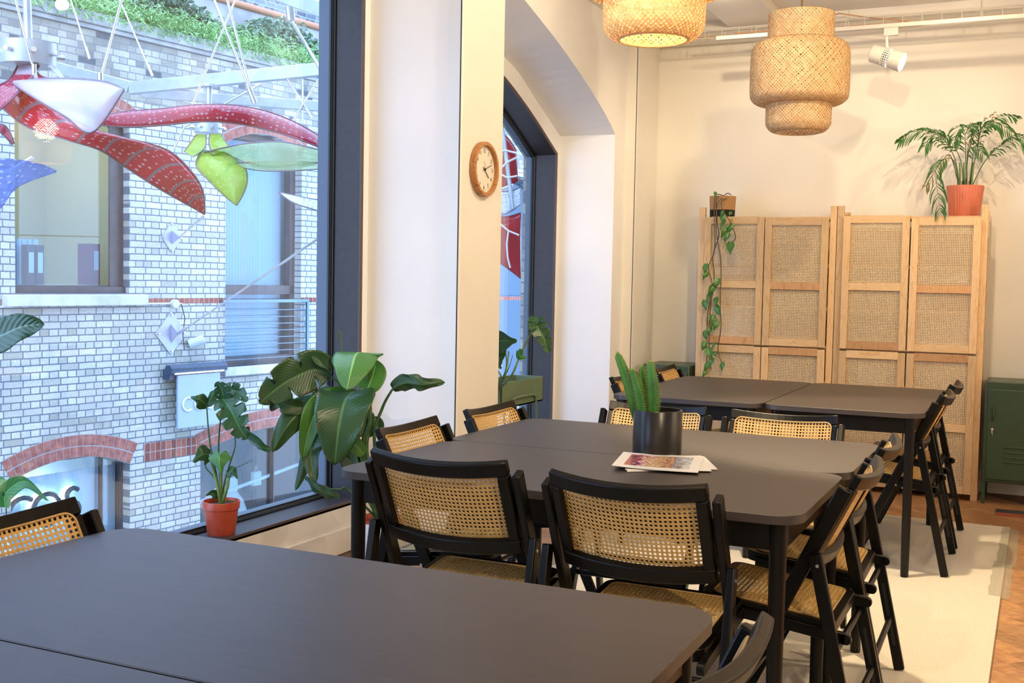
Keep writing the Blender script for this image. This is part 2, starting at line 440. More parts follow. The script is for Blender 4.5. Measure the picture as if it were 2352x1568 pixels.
def brick(name, c1, c2, mort, dark, dirt=.5, bw=.225, rh=.075, ms=.011, english=True):
    m = mat(name, c1, .85, spec=.2)
    tc = nd(m, 'ShaderNodeTexCoord'); sp = nd(m, 'ShaderNodeSeparateXYZ'); cb = nd(m, 'ShaderNodeCombineXYZ')
    lk(m, tc.outputs['Object'], sp.inputs[0]); lk(m, sp.outputs[0], cb.inputs[0]); lk(m, sp.outputs[2], cb.inputs[1])
    # uneven hand laid joints
    wn = nd(m, 'ShaderNodeTexNoise'); wn.inputs['Scale'].default_value = 9; lk(m, cb.outputs[0], wn.inputs['Vector'])
    vs = nd(m, 'ShaderNodeVectorMath', operation='SCALE'); vs.inputs['Scale'].default_value = .010
    lk(m, wn.outputs['Color'], vs.inputs[0])
    va = nd(m, 'ShaderNodeVectorMath', operation='ADD'); lk(m, cb.outputs[0], va.inputs[0]); lk(m, vs.outputs[0], va.inputs[1])
    bt = nd(m, 'ShaderNodeTexBrick'); bt.inputs['Scale'].default_value = 1; bt.inputs['Mortar Size'].default_value = ms*.5
    bt.inputs['Mortar Smooth'].default_value = .15; bt.inputs['Brick Width'].default_value = bw; bt.inputs['Row Height'].default_value = rh
    bt.inputs['Color1'].default_value = (0, 0, 0, 1); bt.inputs['Color2'].default_value = (1, 1, 1, 1); bt.inputs['Mortar'].default_value = (.5, .5, .5, 1)
    if english: bt.squash = .5; bt.squash_frequency = 2; bt.offset = .25; bt.offset_frequency = 2
    lk(m, va.outputs[0], bt.inputs['Vector'])
    rp = ramp(m, bt.outputs['Color'], [(0, dark), (.12, c1), (.7, c2), (1, tuple(min(1, v*1.12) for v in c2))])
    n2 = nd(m, 'ShaderNodeTexNoise'); n2.inputs['Scale'].default_value = 1.3; n2.inputs['Detail'].default_value = 5; lk(m, cb.outputs[0], n2.inputs['Vector'])
    dr = ramp(m, n2.outputs['Fac'], [(.35, (1-dirt*.55,)*3), (.6, (1, 1, 1))])
    n3 = nd(m, 'ShaderNodeTexNoise'); n3.inputs['Scale'].default_value = 45; n3.inputs['Detail'].default_value = 3; lk(m, cb.outputs[0], n3.inputs['Vector'])
    d3 = ramp(m, n3.outputs['Fac'], [(.35, (.84, .84, .84)), (.6, (1, 1, 1))])
    m1 = nd(m, 'ShaderNodeMixRGB', blend_type='MULTIPLY'); m1.inputs[0].default_value = 1; lk(m, rp.outputs[0], m1.inputs[1]); lk(m, dr.outputs[0], m1.inputs[2])
    m2 = nd(m, 'ShaderNodeMixRGB', blend_type='MULTIPLY'); m2.inputs[0].default_value = 1; lk(m, m1.outputs[0], m2.inputs[1]); lk(m, d3.outputs[0], m2.inputs[2])
    mx = nd(m, 'ShaderNodeMixRGB'); lk(m, bt.outputs['Fac'], mx.inputs[0]); lk(m, m2.outputs[0], mx.inputs[1]); mx.inputs[2].default_value = (*mort, 1)
    lk(m, mx.outputs[0], bsdf(m).inputs['Base Color'])
    b = nd(m, 'ShaderNodeBump'); b.inputs['Strength'].default_value = .6; b.inputs['Distance'].default_value = .008; b.invert = True
    lk(m, bt.outputs['Fac'], b.inputs['Height']); lk(m, b.outputs[0], bsdf(m).inputs['Normal'])
    return m
brick_m = brick('pale_stock_brick', (.55, .54, .49), (.62, .61, .58), (.16, .18, .22), (.44, .43, .37), .28, ms=.014)
brickup_m = brick('weathered_stock_brick', (.30, .29, .26), (.50, .47, .38), (.20, .21, .23), (.12, .13, .15), .5)
redbrick_m = brick('red_brick', (.33, .10, .075), (.42, .14, .10), (.36, .33, .33), (.24, .08, .07), .3, english=False, bw=.0775, rh=.5)
darkbrick_m = brick('dark_brick', (.16, .18, .22), (.26, .29, .33), (.42, .46, .50), (.10, .11, .15), .4)
# ================================================================== THE SETTING
def struct(mb, name, m, parent=None, **kw):
    o = mb.build(name, m, parent, **kw)
    if not parent: o['kind'] = 'structure'
    return o
XP, XW, XC, XG, XO = -2.51, -2.575, -2.93, -3.09, -3.155     # pier face, wall face, window lining, glass, outside face
YB, ZC = 7.74, 2.985
# floor: herringbone parquet, every block a little different
fm = noisy('parquet_oak', (.30, .145, .060), (.42, .22, .095), .38, 9, stretch=(3, 3, 1), bump=.05)
vc = nd(fm, 'ShaderNodeVertexColor'); vc.layer_name = 'tone'
mxf = nd(fm, 'ShaderNodeMixRGB', blend_type='MULTIPLY'); mxf.inputs[0].default_value = 1
old = bsdf(fm).inputs['Base Color'].links[0].from_socket
lk(fm, old, mxf.inputs[1]); lk(fm, vc.outputs[0], mxf.inputs[2]); lk(fm, mxf.outputs[0], bsdf(fm).inputs['Base Color'])
fl = MB()
Lb, Wb, g = .42, .084, .0006
tones = []
a45 = math.sqrt(.5)
def blk(u0, v0, u1, v1):
    pts = []
    for u, v in ((u0+g, v0+g), (u1-g, v0+g), (u1-g, v1-g), (u0+g, v1-g)):
        pts.append(((u-v)*a45, (u+v)*a45))
    cx = sum(p[0] for p in pts)/4; cy = sum(p[1] for p in pts)/4
    if not (-3.0 < cx+.2 < 1.4 and .9 < cy < 7.75): return
    for p in pts:
        if p[0] < -2.935 or p[1] > YB-.001: return
    fl.add([(p[0], p[1], 0) for p in pts], [(0, 1, 2, 3)])
    t = random.uniform(.72, 1.12); tones.append((t*random.uniform(.97, 1.05), t, t*random.uniform(.93, 1.03), 1))
n5 = round(Lb/Wb)
for i in range(-60, 130):
    for j in range(-16, 20):
        u = i*Wb + j*Lb; v = i*Wb - j*Lb
        blk(u, v, u+Lb, v+Wb); blk(u, v+Wb, u+Wb, v+Wb+Lb)
fo = fl.build('floor', fm); fo['kind'] = 'structure'
ca = fo.data.color_attributes.new('tone', 'FLOAT_COLOR', 'CORNER')
cols = []
for t in tones: cols += list(t)*4
ca.data.foreach_set('color', cols)
sub = MB().box((-2.935, -3.0, -.12), (3.0, YB, -.0015))
tag(sub.build('floor', mat('parquet_joint', (.14, .07, .035), .6)), kind='structure')

struct(MB().box((-3.2, -3.0, ZC), (3.0, YB+.3, ZC+.2)), 'ceiling', ceil_m)
struct(MB().box((-3.2, YB, -.12), (3.0, YB+.25, ZC+.1)), 'wall_back', wall_m)
struct(MB().box((2.8, -3.0, -.12), (3.05, YB, ZC)), 'wall_right', wall_m)
struct(MB().box((-3.2, -3.2, -.12), (3.0, -3.0, ZC)), 'wall_front', wall_m)
# downstand beam along the back wall, with the rounded plaster edge
bmz = MB().box((-2.57, 7.30, 2.925), (2.8, 7.74, ZC+.02))
struct(bmz, 'trim_1', ceil_m, bevel=.02)
bm2 = MB().box((-1.9, 6.2, 2.93), (-1.55, 7.30, ZC+.01))
struct(bm2, 'trim_2', ceil_m, bevel=.006)

# window wall ------------------------------------------------------
W2a = [(5.25, 2.86), (5.596, 2.78), (6.105, 2.636), (6.543, 2.484), (6.897, 2.334), (7.05, 2.245)]
B2a = [(5.28, 2.82), (5.6, 2.74), (6.035, 2.61), (6.293, 2.541), (6.593, 2.403), (6.972, 2.237)]
C2a = [(5.35, 2.69), (5.6, 2.62), (6.04, 2.485), (6.3, 2.391), (6.566, 2.277), (6.905, 2.112)]
G2a = [(5.43, 2.57), (5.7, 2.50), (6.0, 2.42), (6.38, 2.312), (6.655, 2.212), (6.83, 2.101)]
def dens(l, n=20):
    P = bez([(a, b, 0) for a, b in l], 80); L = [0]
    for i in range(1, 81): L.append(L[-1]+(P[i]-P[i-1]).length)
    out = []
    for k in range(n+1):
        t = L[-1]*k/n; i = min(79, max(0, next((j for j in range(80) if L[j+1] >= t-1e-9), 79)))
        f_ = (t-L[i])/max(1e-9, L[i+1]-L[i]); q = P[i].lerp(P[i+1], min(1, f_)); out.append((q.x, q.y))
    return out
W2a, B2a, C2a, G2a = map(dens, (W2a, B2a, C2a, G2a))
def hole(arc, z0): return [(arc[0][0], z0), (arc[-1][0], z0)] + arc[::-1]
Y1 = 1.75
W2, B2, C2 = hole(W2a, 0.0), hole(B2a, 0.0), hole(C2a, .224)
def rect(y0, y1, z0, z1): return [(y0, z0), (y1, z0), (y1, z1), (y0, z1)]
W1, B1, C1, G1 = rect(Y1-.19, 4.75, 0, 2.86), rect(Y1-.07, 4.63, 0, 2.82), rect(Y1, 4.562, .224, 2.76), None
W0, B0, C0, G0 = rect(-2.2, 1.0, 0, 2.86), rect(-2.05, .85, 0, 2.82), rect(-2.0, .80, .224, 2.76), None  # unseen window added beside the viewer to let in daylight
Z0 = -.0
outer = [(-3.0, 0), (YB, 0), (YB, ZC), (-3.0, ZC)]
def strip(out, holes):
    """outline whose holes start at the floor: notch them into the outline"""
    o = [(-3.0, 0)]
    for h in sorted(holes, key=lambda h: h[0][0]):
        o += [h[0]] + h[:1:-1] + [h[1]]
    return o + [(YB, 0), (YB, ZC), (-3.0, ZC)]
# splayed plaster leaf: same outline count front and back
fo_ = strip(outer, [W0, W1, W2]); bo_ = strip(outer, [B0, B1, B2])
wl = MB()
trA = geometry.tessellate_polygon([[Vector((a, b, 0)) for a, b in fo_]])
nA = len(fo_)
wl.add([(XW, a, b) for a, b in fo_]+[(XC, a, b) for a, b in bo_],
       [tuple(t) for t in trA] + [(i, (i+1) % nA, (i+1) % nA+nA, i+nA) for i in range(nA)])
# plaster band behind the splay, around the metal lining
wl.poly(strip(outer, [rect(-2.05, .85, 0, 2.82), B1, B2]), [], lambda a, b: (XC, a, b), lambda a, b: (XC-.001, a, b)) if False else None
wl.poly([(-3.0, 0), (YB, 0), (YB, ZC), (-3.0, ZC)], [C0, C1, C2], lambda a, b: (XC, a, b), lambda a, b: (XC-.05, a, b))
wall_left = struct(wl, 'wall_left', white_m)
# face of the piers (step forward from the wall)
pr = MB()
pr.box((XW-.01, 4.75, 0), (XP, 5.223, ZC)).box((XW-.01, 7.27, 0), (XP, YB, ZC)).box((XW-.01, 1.15, 0), (XP, 1.6, ZC))
struct(pr, 'wall_left', wall_m, bevel=.003)
# slim strips beside the piers: pale cover strip and black joint
for i, y in enumerate((4.75, 7.27)):
    struct(MB().box((XP-.001, y+.006, .0), (XP+.004, y+.026, ZC)), 'trim_%d' % (3+2*i), white_m, bevel=.001)
    struct(MB().box((XP-.001, y-.0005, .0), (XP+.0015, y+.006, ZC)), 'trim_%d' % (4+2*i), gasket_m)
# white panel and baseboard under the sills
for i, (y0, y1) in enumerate(((-2.0, .8), (Y1-.06, 4.62), (5.3, 6.96))):
    struct(MB().box((XC-.01, y0, 0), (XC+.008, y1, .222)), 'trim_%d' % (7+i), panel_m)
    struct(MB().box((XC+.008, y0, 0), (XC+.026, y1, .118)), 'baseboard_left', panel_m, bevel=.004)
# outer brick leaf
def inset(pl, d):
    m_ = len(pl); out = []
    ar = sum(pl[i][0]*pl[(i+1) % m_][1]-pl[(i+1) % m_][0]*pl[i][1] for i in range(m_))
    s = 1 if ar > 0 else -1
    for i in range(m_):
        a, b, c = Vector(pl[i-1]), Vector(pl[i]), Vector(pl[(i+1) % m_])
        e1 = (b-a).normalized(); e2 = (c-b).normalized()
        n1 = Vector((-e1.y, e1.x))*s; n2 = Vector((-e2.y, e2.x))*s
        k = (n1+n2); k = k/max(.3, k.dot(n1)) if k.length > 1e-6 else n1
        out.append(tuple(b+k*d))
    return out
G0, G1, G2 = inset(C0, .024), inset(C1, .024), inset(C2, .026)
ow = MB().poly([(-6.0, -3.6), (12.0, -3.6), (12.0, 5.2), (-6.0, 5.2)],
               [inset(C0, .016), inset(C1, .016), inset(C2, .016)],
               lambda a, b: (a, 0, b), lambda a, b: (a, .055, b))
ob = struct(ow, 'wall_left', brickup_m); ob.location = (XO, 0, 0); ob.rotation_euler = (0, 0, PI/2)
ob.location = (-3.10, 0, 0)
# windows: metal lining, brown front edge, gasket, outer frame, glass
def ring(mb, A, B, x0, x1):
    """tube of wall between outline A (outer) and B (inner), from x0 to x1"""
    n_ = len(A)
    vs = [(x0, a, b) for a, b in A]+[(x0, a, b) for a, b in B]+[(x1, a, b) for a, b in A]+[(x1, a, b) for a, b in B]
    fs = []
    for i in range(n_):
        j = (i+1) % n_
        fs += [(i, j, j+n_, i+n_), (i+2*n_, i+3*n_, j+3*n_, j+2*n_), (i, i+2*n_, j+2*n_, j), (i+n_, j+n_, j+3*n_, i+3*n_)]
    return mb.add(vs, fs)
for k, (C_, G_) in enumerate(((C0, G0), (C1, G1), (C2, G2))):
    w = MB(); Ci = inset(C_, .008)
    ring(w, C_, Ci, XC+.004, XG+.02)
    wo = struct(w, 'window_%d' % (k+1), casing_m)
    e = MB(); ring(e, inset(C_, -.012), inset(C_, .009), XC, XC+.008); e.build('window_lining_edge', edge_m, wo)
    gk = MB(); ring(gk, C_, inset(G_, -.008), XG+.020, XG+.008); gk.build('gasket', gasket_m, wo)
    fr = MB(); ring(fr, inset(G_, -.03), G_, XG+.008, XO-.002 if k < 2 else XO+.025); fr.build('outer_frame', frame_m, wo)
    ga = MB(); ring(ga, inset(G_, -.005), inset(G_, .007), XG+.006, XG-.004); ga.build('gasket', gasket_m, wo)
    gp = MB().poly(inset(G_, -.01), [], lambda a, b: (XG, a, b), lambda a, b: (XG-.012, a, b))
    gp.build('glass_pane', glass_m, wo)

# ================================================================== THE COURTYARD
SD = math.atan2(.99244, .1227)
OWP = Vector((-10.585, 0, 0))
sdv = Vector((.1227, .99244, 0)); nv = Vector((.99244, -.1227, 0))
def OWw(s, z, off=0): return OWP + sdv*s + nv*off + Vector((0, 0, z))
def OWpx(px, py, off=0):
    d = ray(px, py); t = ((OWP+nv*off-CAM).dot(nv))/d.dot(nv); q = CAM+d*t
    return (q-OWP).dot(sdv), q.z
def place(o):
    o.location = OWP; o.rotation_euler = (0, 0, SD); return o
def archpts(s0, s1, zs, zc, n=16):
    w = (s1-s0)/2; h = zc-zs; Rr = (w*w+h*h)/(2*h); c = (s0+s1)/2; zc0 = zc-Rr
    a = math.asin(w/Rr)
    return [(c+Rr*math.sin(t), zc0+Rr*math.cos(t)) for t in [a-2*a*i/n for i in range(n+1)]]
def ahole(s0, s1, z0, zs, zc): return [(s0, z0), (s1, z0)] + archpts(s0, s1, zs, zc)
HA = ahole(8.46, 9.89, 1.05, 2.90, 3.08)
HB = ahole(11.35, 12.71, .13, 2.90, 3.08)
HC = ahole(14.2, 15.6, 1.05, 2.90, 3.08)
HD = ahole(8.40, 9.90, -2.6, -.895, -.735)
HE = ahole(10.955, 13.6, -2.6, -.90, -.70)
HZ = ahole(5.6, 7.0, 1.05, 2.90, 3.08)
HF = ahole(17.1, 19.0, -.6, 2.90, 3.08)
cw = MB().poly([(-3, -3.2), (22, -3.2), (22, 3.2), (-3, 3.2)], [HZ, HA, HB, HC, HD, HE, HF], lambda a, b: (a, 0, b), lambda a, b: (a, .32, b))
court = place(struct(cw, 'wall_courtyard', brick_m))
cu = MB().box((-3, 0, 3.2), (22, .32, 3.955))
upper = place(struct(cu, 'wall_courtyard', brickup_m))
cop = MB().box((-3, -.06, 3.95), (22, .45, 4.08)).box((-3, -.03, 3.90), (22, 0, 3.95))
place(struct(cop, 'trim_courtyard', stone_m, bevel=.008))
def band(s0, s1, z0, z1, par=court, off=.004):
    o = MB().box((s0, -off, z0), (s1, .01, z1)).build('string_course', redbrick_m, par)
    return o
for s0, s1 in ((-3, 5.6), (7.0, 8.30), (10.0, 11.35), (12.71, 14.2), (15.6, 22)): band(s0, s1, .928, .992)
for s0, s1 in ((10.10, 10.94), (-3, 8.26), (13.9, 22)):
    band(s0, s1, -.90, -.80); band(s0, s1, -.79, -.69)
def archband(s0, s1, zs, zc, w0, w1, name='brick_arch', m=None):
    A = archpts(s0, s1, zs, zc, 28); mb = MB()
    c = (s0+s1)/2; w = (s1-s0)/2; h = zc-zs; Rr = (w*w+h*h)/(2*h); z0 = zc-Rr
    # individual voussoirs laid round the arch
    amax = math.asin(w/Rr)
    n_ = int(2*amax*(Rr+w0)/.078)
    for i in range(n_):
        t0 = -amax+2*amax*(i+.06)/n_; t1 = -amax+2*amax*(i+.94)/n_
        q = [(c+(Rr+a)*math.sin(t), z0+(Rr+a)*math.cos(t)) for a, t in ((w0, t0), (w0, t1), (w1, t1), (w1, t0))]
        d0 = -.006
        mb.add([(x, d0, z) for x, z in q]+[(x, .01, z) for x, z in q], [(0,1,2,3),(0,4,5,1),(1,5,6,2),(2,6,7,3),(3,7,4,0)])
    o = mb.build(name, m or vouss_m, court)
    return o
vouss_m = noisy('red_voussoir', (.28, .085, .07), (.44, .16, .12), .85, 14, bump=.3)
mort_m = mat('arch_mortar', (.40, .38, .40), .9)
for (s0, s1, zs, zc) in ((8.40, 9.90, -.895, -.735), (10.955, 13.6, -.90, -.70), (8.46, 9.89, 2.90, 3.08), (11.35, 12.71, 2.90, 3.08), (14.2, 15.6, 2.90, 3.08)):
    lo = zs < 0
    r1 = .115 if lo else .11
    archband(s0, s1, zs, zc, .004, r1)
    archband(s0-.01, s1+.01, zs, zc, r1+.012, r1*2+.012)
    bk = MB(); A = archpts(s0, s1, zs, zc, 24); w = (s1-s0)/2; h = zc-zs; Rr = (w*w+h*h)/(2*h); cc = (s0+s1)/2
    B_ = [(cc+(a-cc)*(Rr+r1*2+.02)/Rr, (zc-Rr)+(b-(zc-Rr))*(Rr+r1*2+.02)/Rr) for a, b in A]
    n_ = len(A)
    bk.add([(a, -.002, b) for a, b in A]+[(a, -.002, b) for a, b in B_], [(i, i+1, i+1+n_, i+n_) for i in range(n_-1)])
    bk.build('arch_mortar', mort_m, court, solid=.003)
# stone sills
for s0, s1, z0, z1 in ((8.31, 10.09, .915, 1.035), (11.27, 12.80, .02, .13), (14.1, 15.7, .915, 1.035)):
    place(struct(MB().box((s0, -.09, z0), (s1, .1, z1)), 'trim_courtyard', sill_m, bevel=.008))

# courtyard ground, far ends and set-back buildings
struct(MB().box((-12, -8, -3.4), (-3.1, 24, -3.2)), 'floor_courtyard', stone_m)
eb = MB().box((-3, 0, 4.0), (22, .3, 8.5))
e1 = struct(eb, 'wall_rooftop', darkbrick_m); e1.location = OWw(0, 0, -1.9); e1.rotation_euler = (0, 0, SD)
lp = MB().box((9.9, -.06, 4.2), (12.9, 0, 8.5)).build('render_panel', mat('lilac_render', (.50, .50, .60), .8), e1)
lp2 = MB().box((8.0, -.05, 4.0), (9.6, 0, 8.5)).build('render_panel', mat('grey_render', (.40, .44, .54), .8), e1)
rp_ = MB().box((-3, -1.9, 3.95), (22, 0, 4.0)).build('flat_roof', stone_m, e1)

# opposite windows ------------------------------------------------
def farwin(name, H, s0, s1, z0, zt, parts, gl=glassfar_m):
    fr = MB()
    for a in parts: fr.box(*a)
    o = place(struct(fr, name, darkframe_m, bevel=.004))
    g_ = MB().poly([(s0, z0), (s1, z0), (s1, zt), (s0, zt)], [], lambda a, b: (a, .19, b), lambda a, b: (a, .20, b)).build('glass_pane', gl, o)
    return o
def frame(s0, s1, z0, z1, w, y0=.12, y1=.24):
    return [((s0, y0, z0), (s0+w, y1, z1)), ((s1-w, y0, z0), (s1, y1, z1)), ((s0+w, y0, z0), (s1-w, y1, z0+w)), ((s0+w, y0, z1-w), (s1-w, y1, z1))]
farwin('window_4', HA, 8.46, 9.89, 1.05, 3.1, frame(8.44, 9.90, 1.045, 3.10, .085)+[((9.70, .10, 1.05), (9.90, .12, 3.1)), ((8.46, .06, 1.05), (9.9, .12, 1.12))])
farwin('window_5', HB, 11.35, 12.71, .13, 3.1, frame(11.33, 12.73, .12, 3.10, .11)+[((11.35, .12, 1.03), (12.7, .22, 1.15))])
farwin('window_6', HC, 14.2, 15.6, 1.05, 3.1, frame(14.2, 15.6, 1.05, 3.1, .085))
farwin('window_10', HF, 17.1, 19.0, -.6, 3.1, frame(17.1, 19.0, -.6, 3.1, .09))
farwin('window_7', HZ, 5.6, 7.0, 1.05, 3.1, frame(5.6, 7.0, 1.05, 3.1, .085))
farwin('window_8', HD, 8.40, 9.90, -2.6, -.7, frame(8.38, 9.92, -2.6, -.72, .05)+[((9.62, .13, -2.6), (9.635, .2, -.75))])
farwin('window_9', HE, 10.95, 13.6, -2.6, -.68, frame(10.9, 13.62, -2.6, -.68, .06)+[((12.35, .13, -2.6), (12.37, .2, -.7))])
# rooms behind them
def backroom(s0, s1, z0, z1, m, depth=1.6, em=None):
    mb = MB()
    y0, y1 = .33, .33+depth
    v = [(s0, y0, z0), (s1, y0, z0), (s1, y1, z0), (s0, y1, z0), (s0, y0, z1), (s1, y0, z1), (s1, y1, z1), (s0, y1, z1)]
    mb.add(v, [(0,1,2,3), (4,7,6,5), (3,2,6,7), (0,3,7,4), (1,5,6,2)])
    return place(struct(mb, 'wall_room_opposite', m, solid=.02))
yell_m = mat('pale_yellow_wall', (.70, .70, .57), .8)
blueroom_m = mat('pale_blue_room', (.36, .50, .62), .8)
darkroom_m = mat('dim_shop_wall', (.10, .14, .18), .8)
frost_m = mat('white_shop_display', (.50, .60, .66), .7)
backroom(8.2, 10.2, 1.0, 3.3, yell_m)
backroom(11.1, 13.0, .1, 3.3, blueroom_m, .5)
backroom(5.4, 7.2, 1.0, 3.3, yell_m)
backroom(16.9, 19.2, -.7, 3.3, blueroom_m, .8)
backroom(13.9, 15.9, 1.0, 3.3, blueroom_m)
backroom(8.2, 10.15, -2.7, -.6, frost_m, .45)
backroom(10.8, 13.8, -2.7, -.6, darkroom_m, 2.0)
def roomlight(s, z, off, e, col, size=.3):
    l = bpy.data.lights.new('room_lamp', 'POINT'); l.energy = e; l.color = col; l.shadow_soft_size = size
    o = bpy.data.objects.new('room_lamp', l); COL.objects.link(o); o.location = OWw(s, z, off)
roomlight(9.2, 2.7, -1.1, 10, (1, .90, .62))
roomlight(9.2, -1.2, -.55, 6, (.85, .93, 1), .08)
roomlight(11.9, -1.2, -1.2, 5, (1, .9, .75), .1)
roomlight(12.0, 2.6, -.6, 5, (.8, .92, 1), .15)
# blinds and binders in the office opposite
bl = MB()
for i in range(46):
    s = 11.46+i*.026; bl.box((s, .32+.002*(i % 2), .2), (s+.026, .33+.002*(i % 2), 3.1))
tag(place(bl.build('curtain', mat('pale_blue_curtain', (.40, .52, .60), .8))), 'pale blue curtain closed behind the tall window opposite', 'curtain')
c2 = MB()
for i in range(14): c2.box((8.56+i*.034, .42+.01*(i % 2), 1.12), (8.59+i*.034, .43+.01*(i % 2), 1.62))
tag(place(c2.build('folded_cloth', mat('pale_blue_cloth', (.55, .66, .76), .8))), 'pale blue cloth hanging low inside the yellow room window', 'cloth')
bind_m = mat('dark_maroon_binder', (.06, .02, .04), .5); bind2_m = mat('plum_binder', (.20, .03, .12), .5); lab_m = mat('binder_label', (.6, .66, .7), .6)
for i, (s, z1, m_) in enumerate(((8.83, 1.56, bind_m), (8.94, 1.56, bind_m), (9.66, 1.60, bind2_m))):
    b = MB().box((s, .34, 1.135), (s+.10, .60, z1)); bo = place(b.build('ring_binder', m_, bevel=.003))
    tag(bo, ['dark ring binder with white label, left one on the office sill opposite', 'dark ring binder with white label, touching its twin on its right', 'plum ring binder at the right end of the office sill opposite'][i], 'binder', 'ring binders on the office sill opposite')
    MB().box((s+.02, .332, z1-.30), (s+.08, .34, z1-.08)).build('label', lab_m, bo)
sh = MB().box((8.2, .33, 1.06), (10.2, .75, 1.13))
tag(place(sh.build('window_shelf', mat('pale_shelf', (.6, .62, .6), .6))), 'pale inner shelf under the office window opposite carrying binders', 'shelf')
# price-tag like paper bags in the shop
for i, (px, py) in enumerate(((592, 1098), (537, 1112))):
    s, z = OWpx(px, py, -.8)
    m = MB().box((s-.07, .80, z-.10), (s+.07, .86, z+.09)); m.tube([(s-.03, .83, z+.09), (s, .83, z+.17), (s+.03, .83, z+.09)], .006, 5)
    tag(place(m.build('paper_tag', mat('pale_blue_tag', (.62, .80, .82), .6))), ['pale tag hanging higher behind the lower shop window', 'pale tag hanging lower behind the potted monstera'][i], 'tag', 'tags hanging in the shop window')
s, z = OWpx(500, 1150, -1.0)
m = MB().sphere((0, 0, 0), .42, 16, 10, (1, .6, 1.2)); 
oo = m.build('display_dome', mat('warm_white_dome', (.7, .7, .62), .6), smooth=180); oo.location = OWw(*OWpx(510, 1200, -1.0)[:1], -2.12, -1.0); oo.rotation_euler = (0, 0, SD)
tag(oo, 'round pale display form glowing in the shop window opposite', 'display')
MB().box((10.95, .30, -1.55), (13.6, .34, -1.50)).build('x', steel_m) if False else None
ra = MB(); ra.tube([OWw(10.9, -1.70, -.5), OWw(13.7, -1.32, -.5)], .025, 8)
tag(ra.build('sloping_rail', mat('pale_rail', (.6, .68, .72), .5)), 'pale sloping rail inside the lower right shop window', 'rail')
# ================================================================== TABLES
def table(x0, y0, x1, y1, label, rz=0, group='black dining tables pushed together in pairs'):
    cx, cy = (x0+x1)/2, (y0+y1)/2; hx, hy = (x1-x0)/2, (y1-y0)/2
    t = empty('dining_table', (cx, cy, 0), rz, label, 'table', group)
    top = MB().poly(rrect(-hx, -hy, hx, hy, .075, 8), [], lambda a, b: (a, b, .740), lambda a, b: (a, b, .717))
    top.build('tabletop', table_m, t, bevel=.003)
    ap = MB(); i = .045
    ap.box((-hx+i+.03, -hy+i, .645), (hx-i-.03, -hy+i+.02, .717)); ap.box((-hx+i+.03, hy-i-.02, .645), (hx-i-.03, hy-i, .717))
    ap.box((-hx+i, -hy+i+.03, .645), (-hx+i+.02, hy-i-.03, .717)); ap.box((hx-i-.02, -hy+i+.03, .645), (hx-i, hy-i-.03, .717))
    ap.build('apron', tableleg_m, t, bevel=.002)
    for sx in (-1, 1):
        for sy in (-1, 1):
            l = MB().lathe([(.0165, .0095), (.0175, .0135), (.021, .60), (.0225, .717)], 20, (sx*(hx-.058), sy*(hy-.052), 0))
            l.build('leg', tableleg_m, t, smooth=40)
    return t
table(-1.785, 1.192, -.468, 1.862, 'black table in the left foreground, its far long edge crossing the picture')
table(-1.785, .505, -.468, 1.186, 'black table nearest the viewer, only its edge seam showing bottom left')
table(-1.815, 2.692, -.500, 3.392, 'black middle table holding the prints, two cane chairs tucked into its near side')
table(-1.832, 3.398, -.490, 4.120, 'black middle table carrying the cactus pot, just behind the one with prints')
table(-1.892, 5.185, -1.155, 6.510, 'black rear table on the left, its corner beside the window wall')
table(-1.149, 5.185, -.450, 6.510, 'black rear table on the right, standing before the wide cane cabinets')

# ================================================================== CHAIRS (forward = +x, width = y)
SL = .487
ES = Vector((-.438, 0, .899)); EN = Vector((.899, 0, .438))
BP = Vector((-.085, 0, .560))          # foot of the back panel
CURV = .032; HW = .198; PH = .272      # curve depth, half width, panel height
def bmap(y, s, n):
    return BP + ES*s + EN*(n + CURV*(y/HW)**2 - CURV*.75) + Vector((0, y, 0))
def curved(mb, y0, y1, s0, s1, n0, n1, div=10):
    for i in range(div):
        a = y0+(y1-y0)*i/div; b = y0+(y1-y0)*(i+1)/div
        vs = [bmap(y, s, n) for n in (n0, n1) for y, s in ((a, s0), (b, s0), (b, s1), (a, s1))]
        fs = [(3, 2, 1, 0), (4, 5, 6, 7), (0, 1, 5, 4), (2, 3, 7, 6)]
        if i == 0: fs.append((3, 0, 4, 7))
        if i == div-1: fs.append((1, 2, 6, 5))
        mb.add(vs, fs)
    return mb
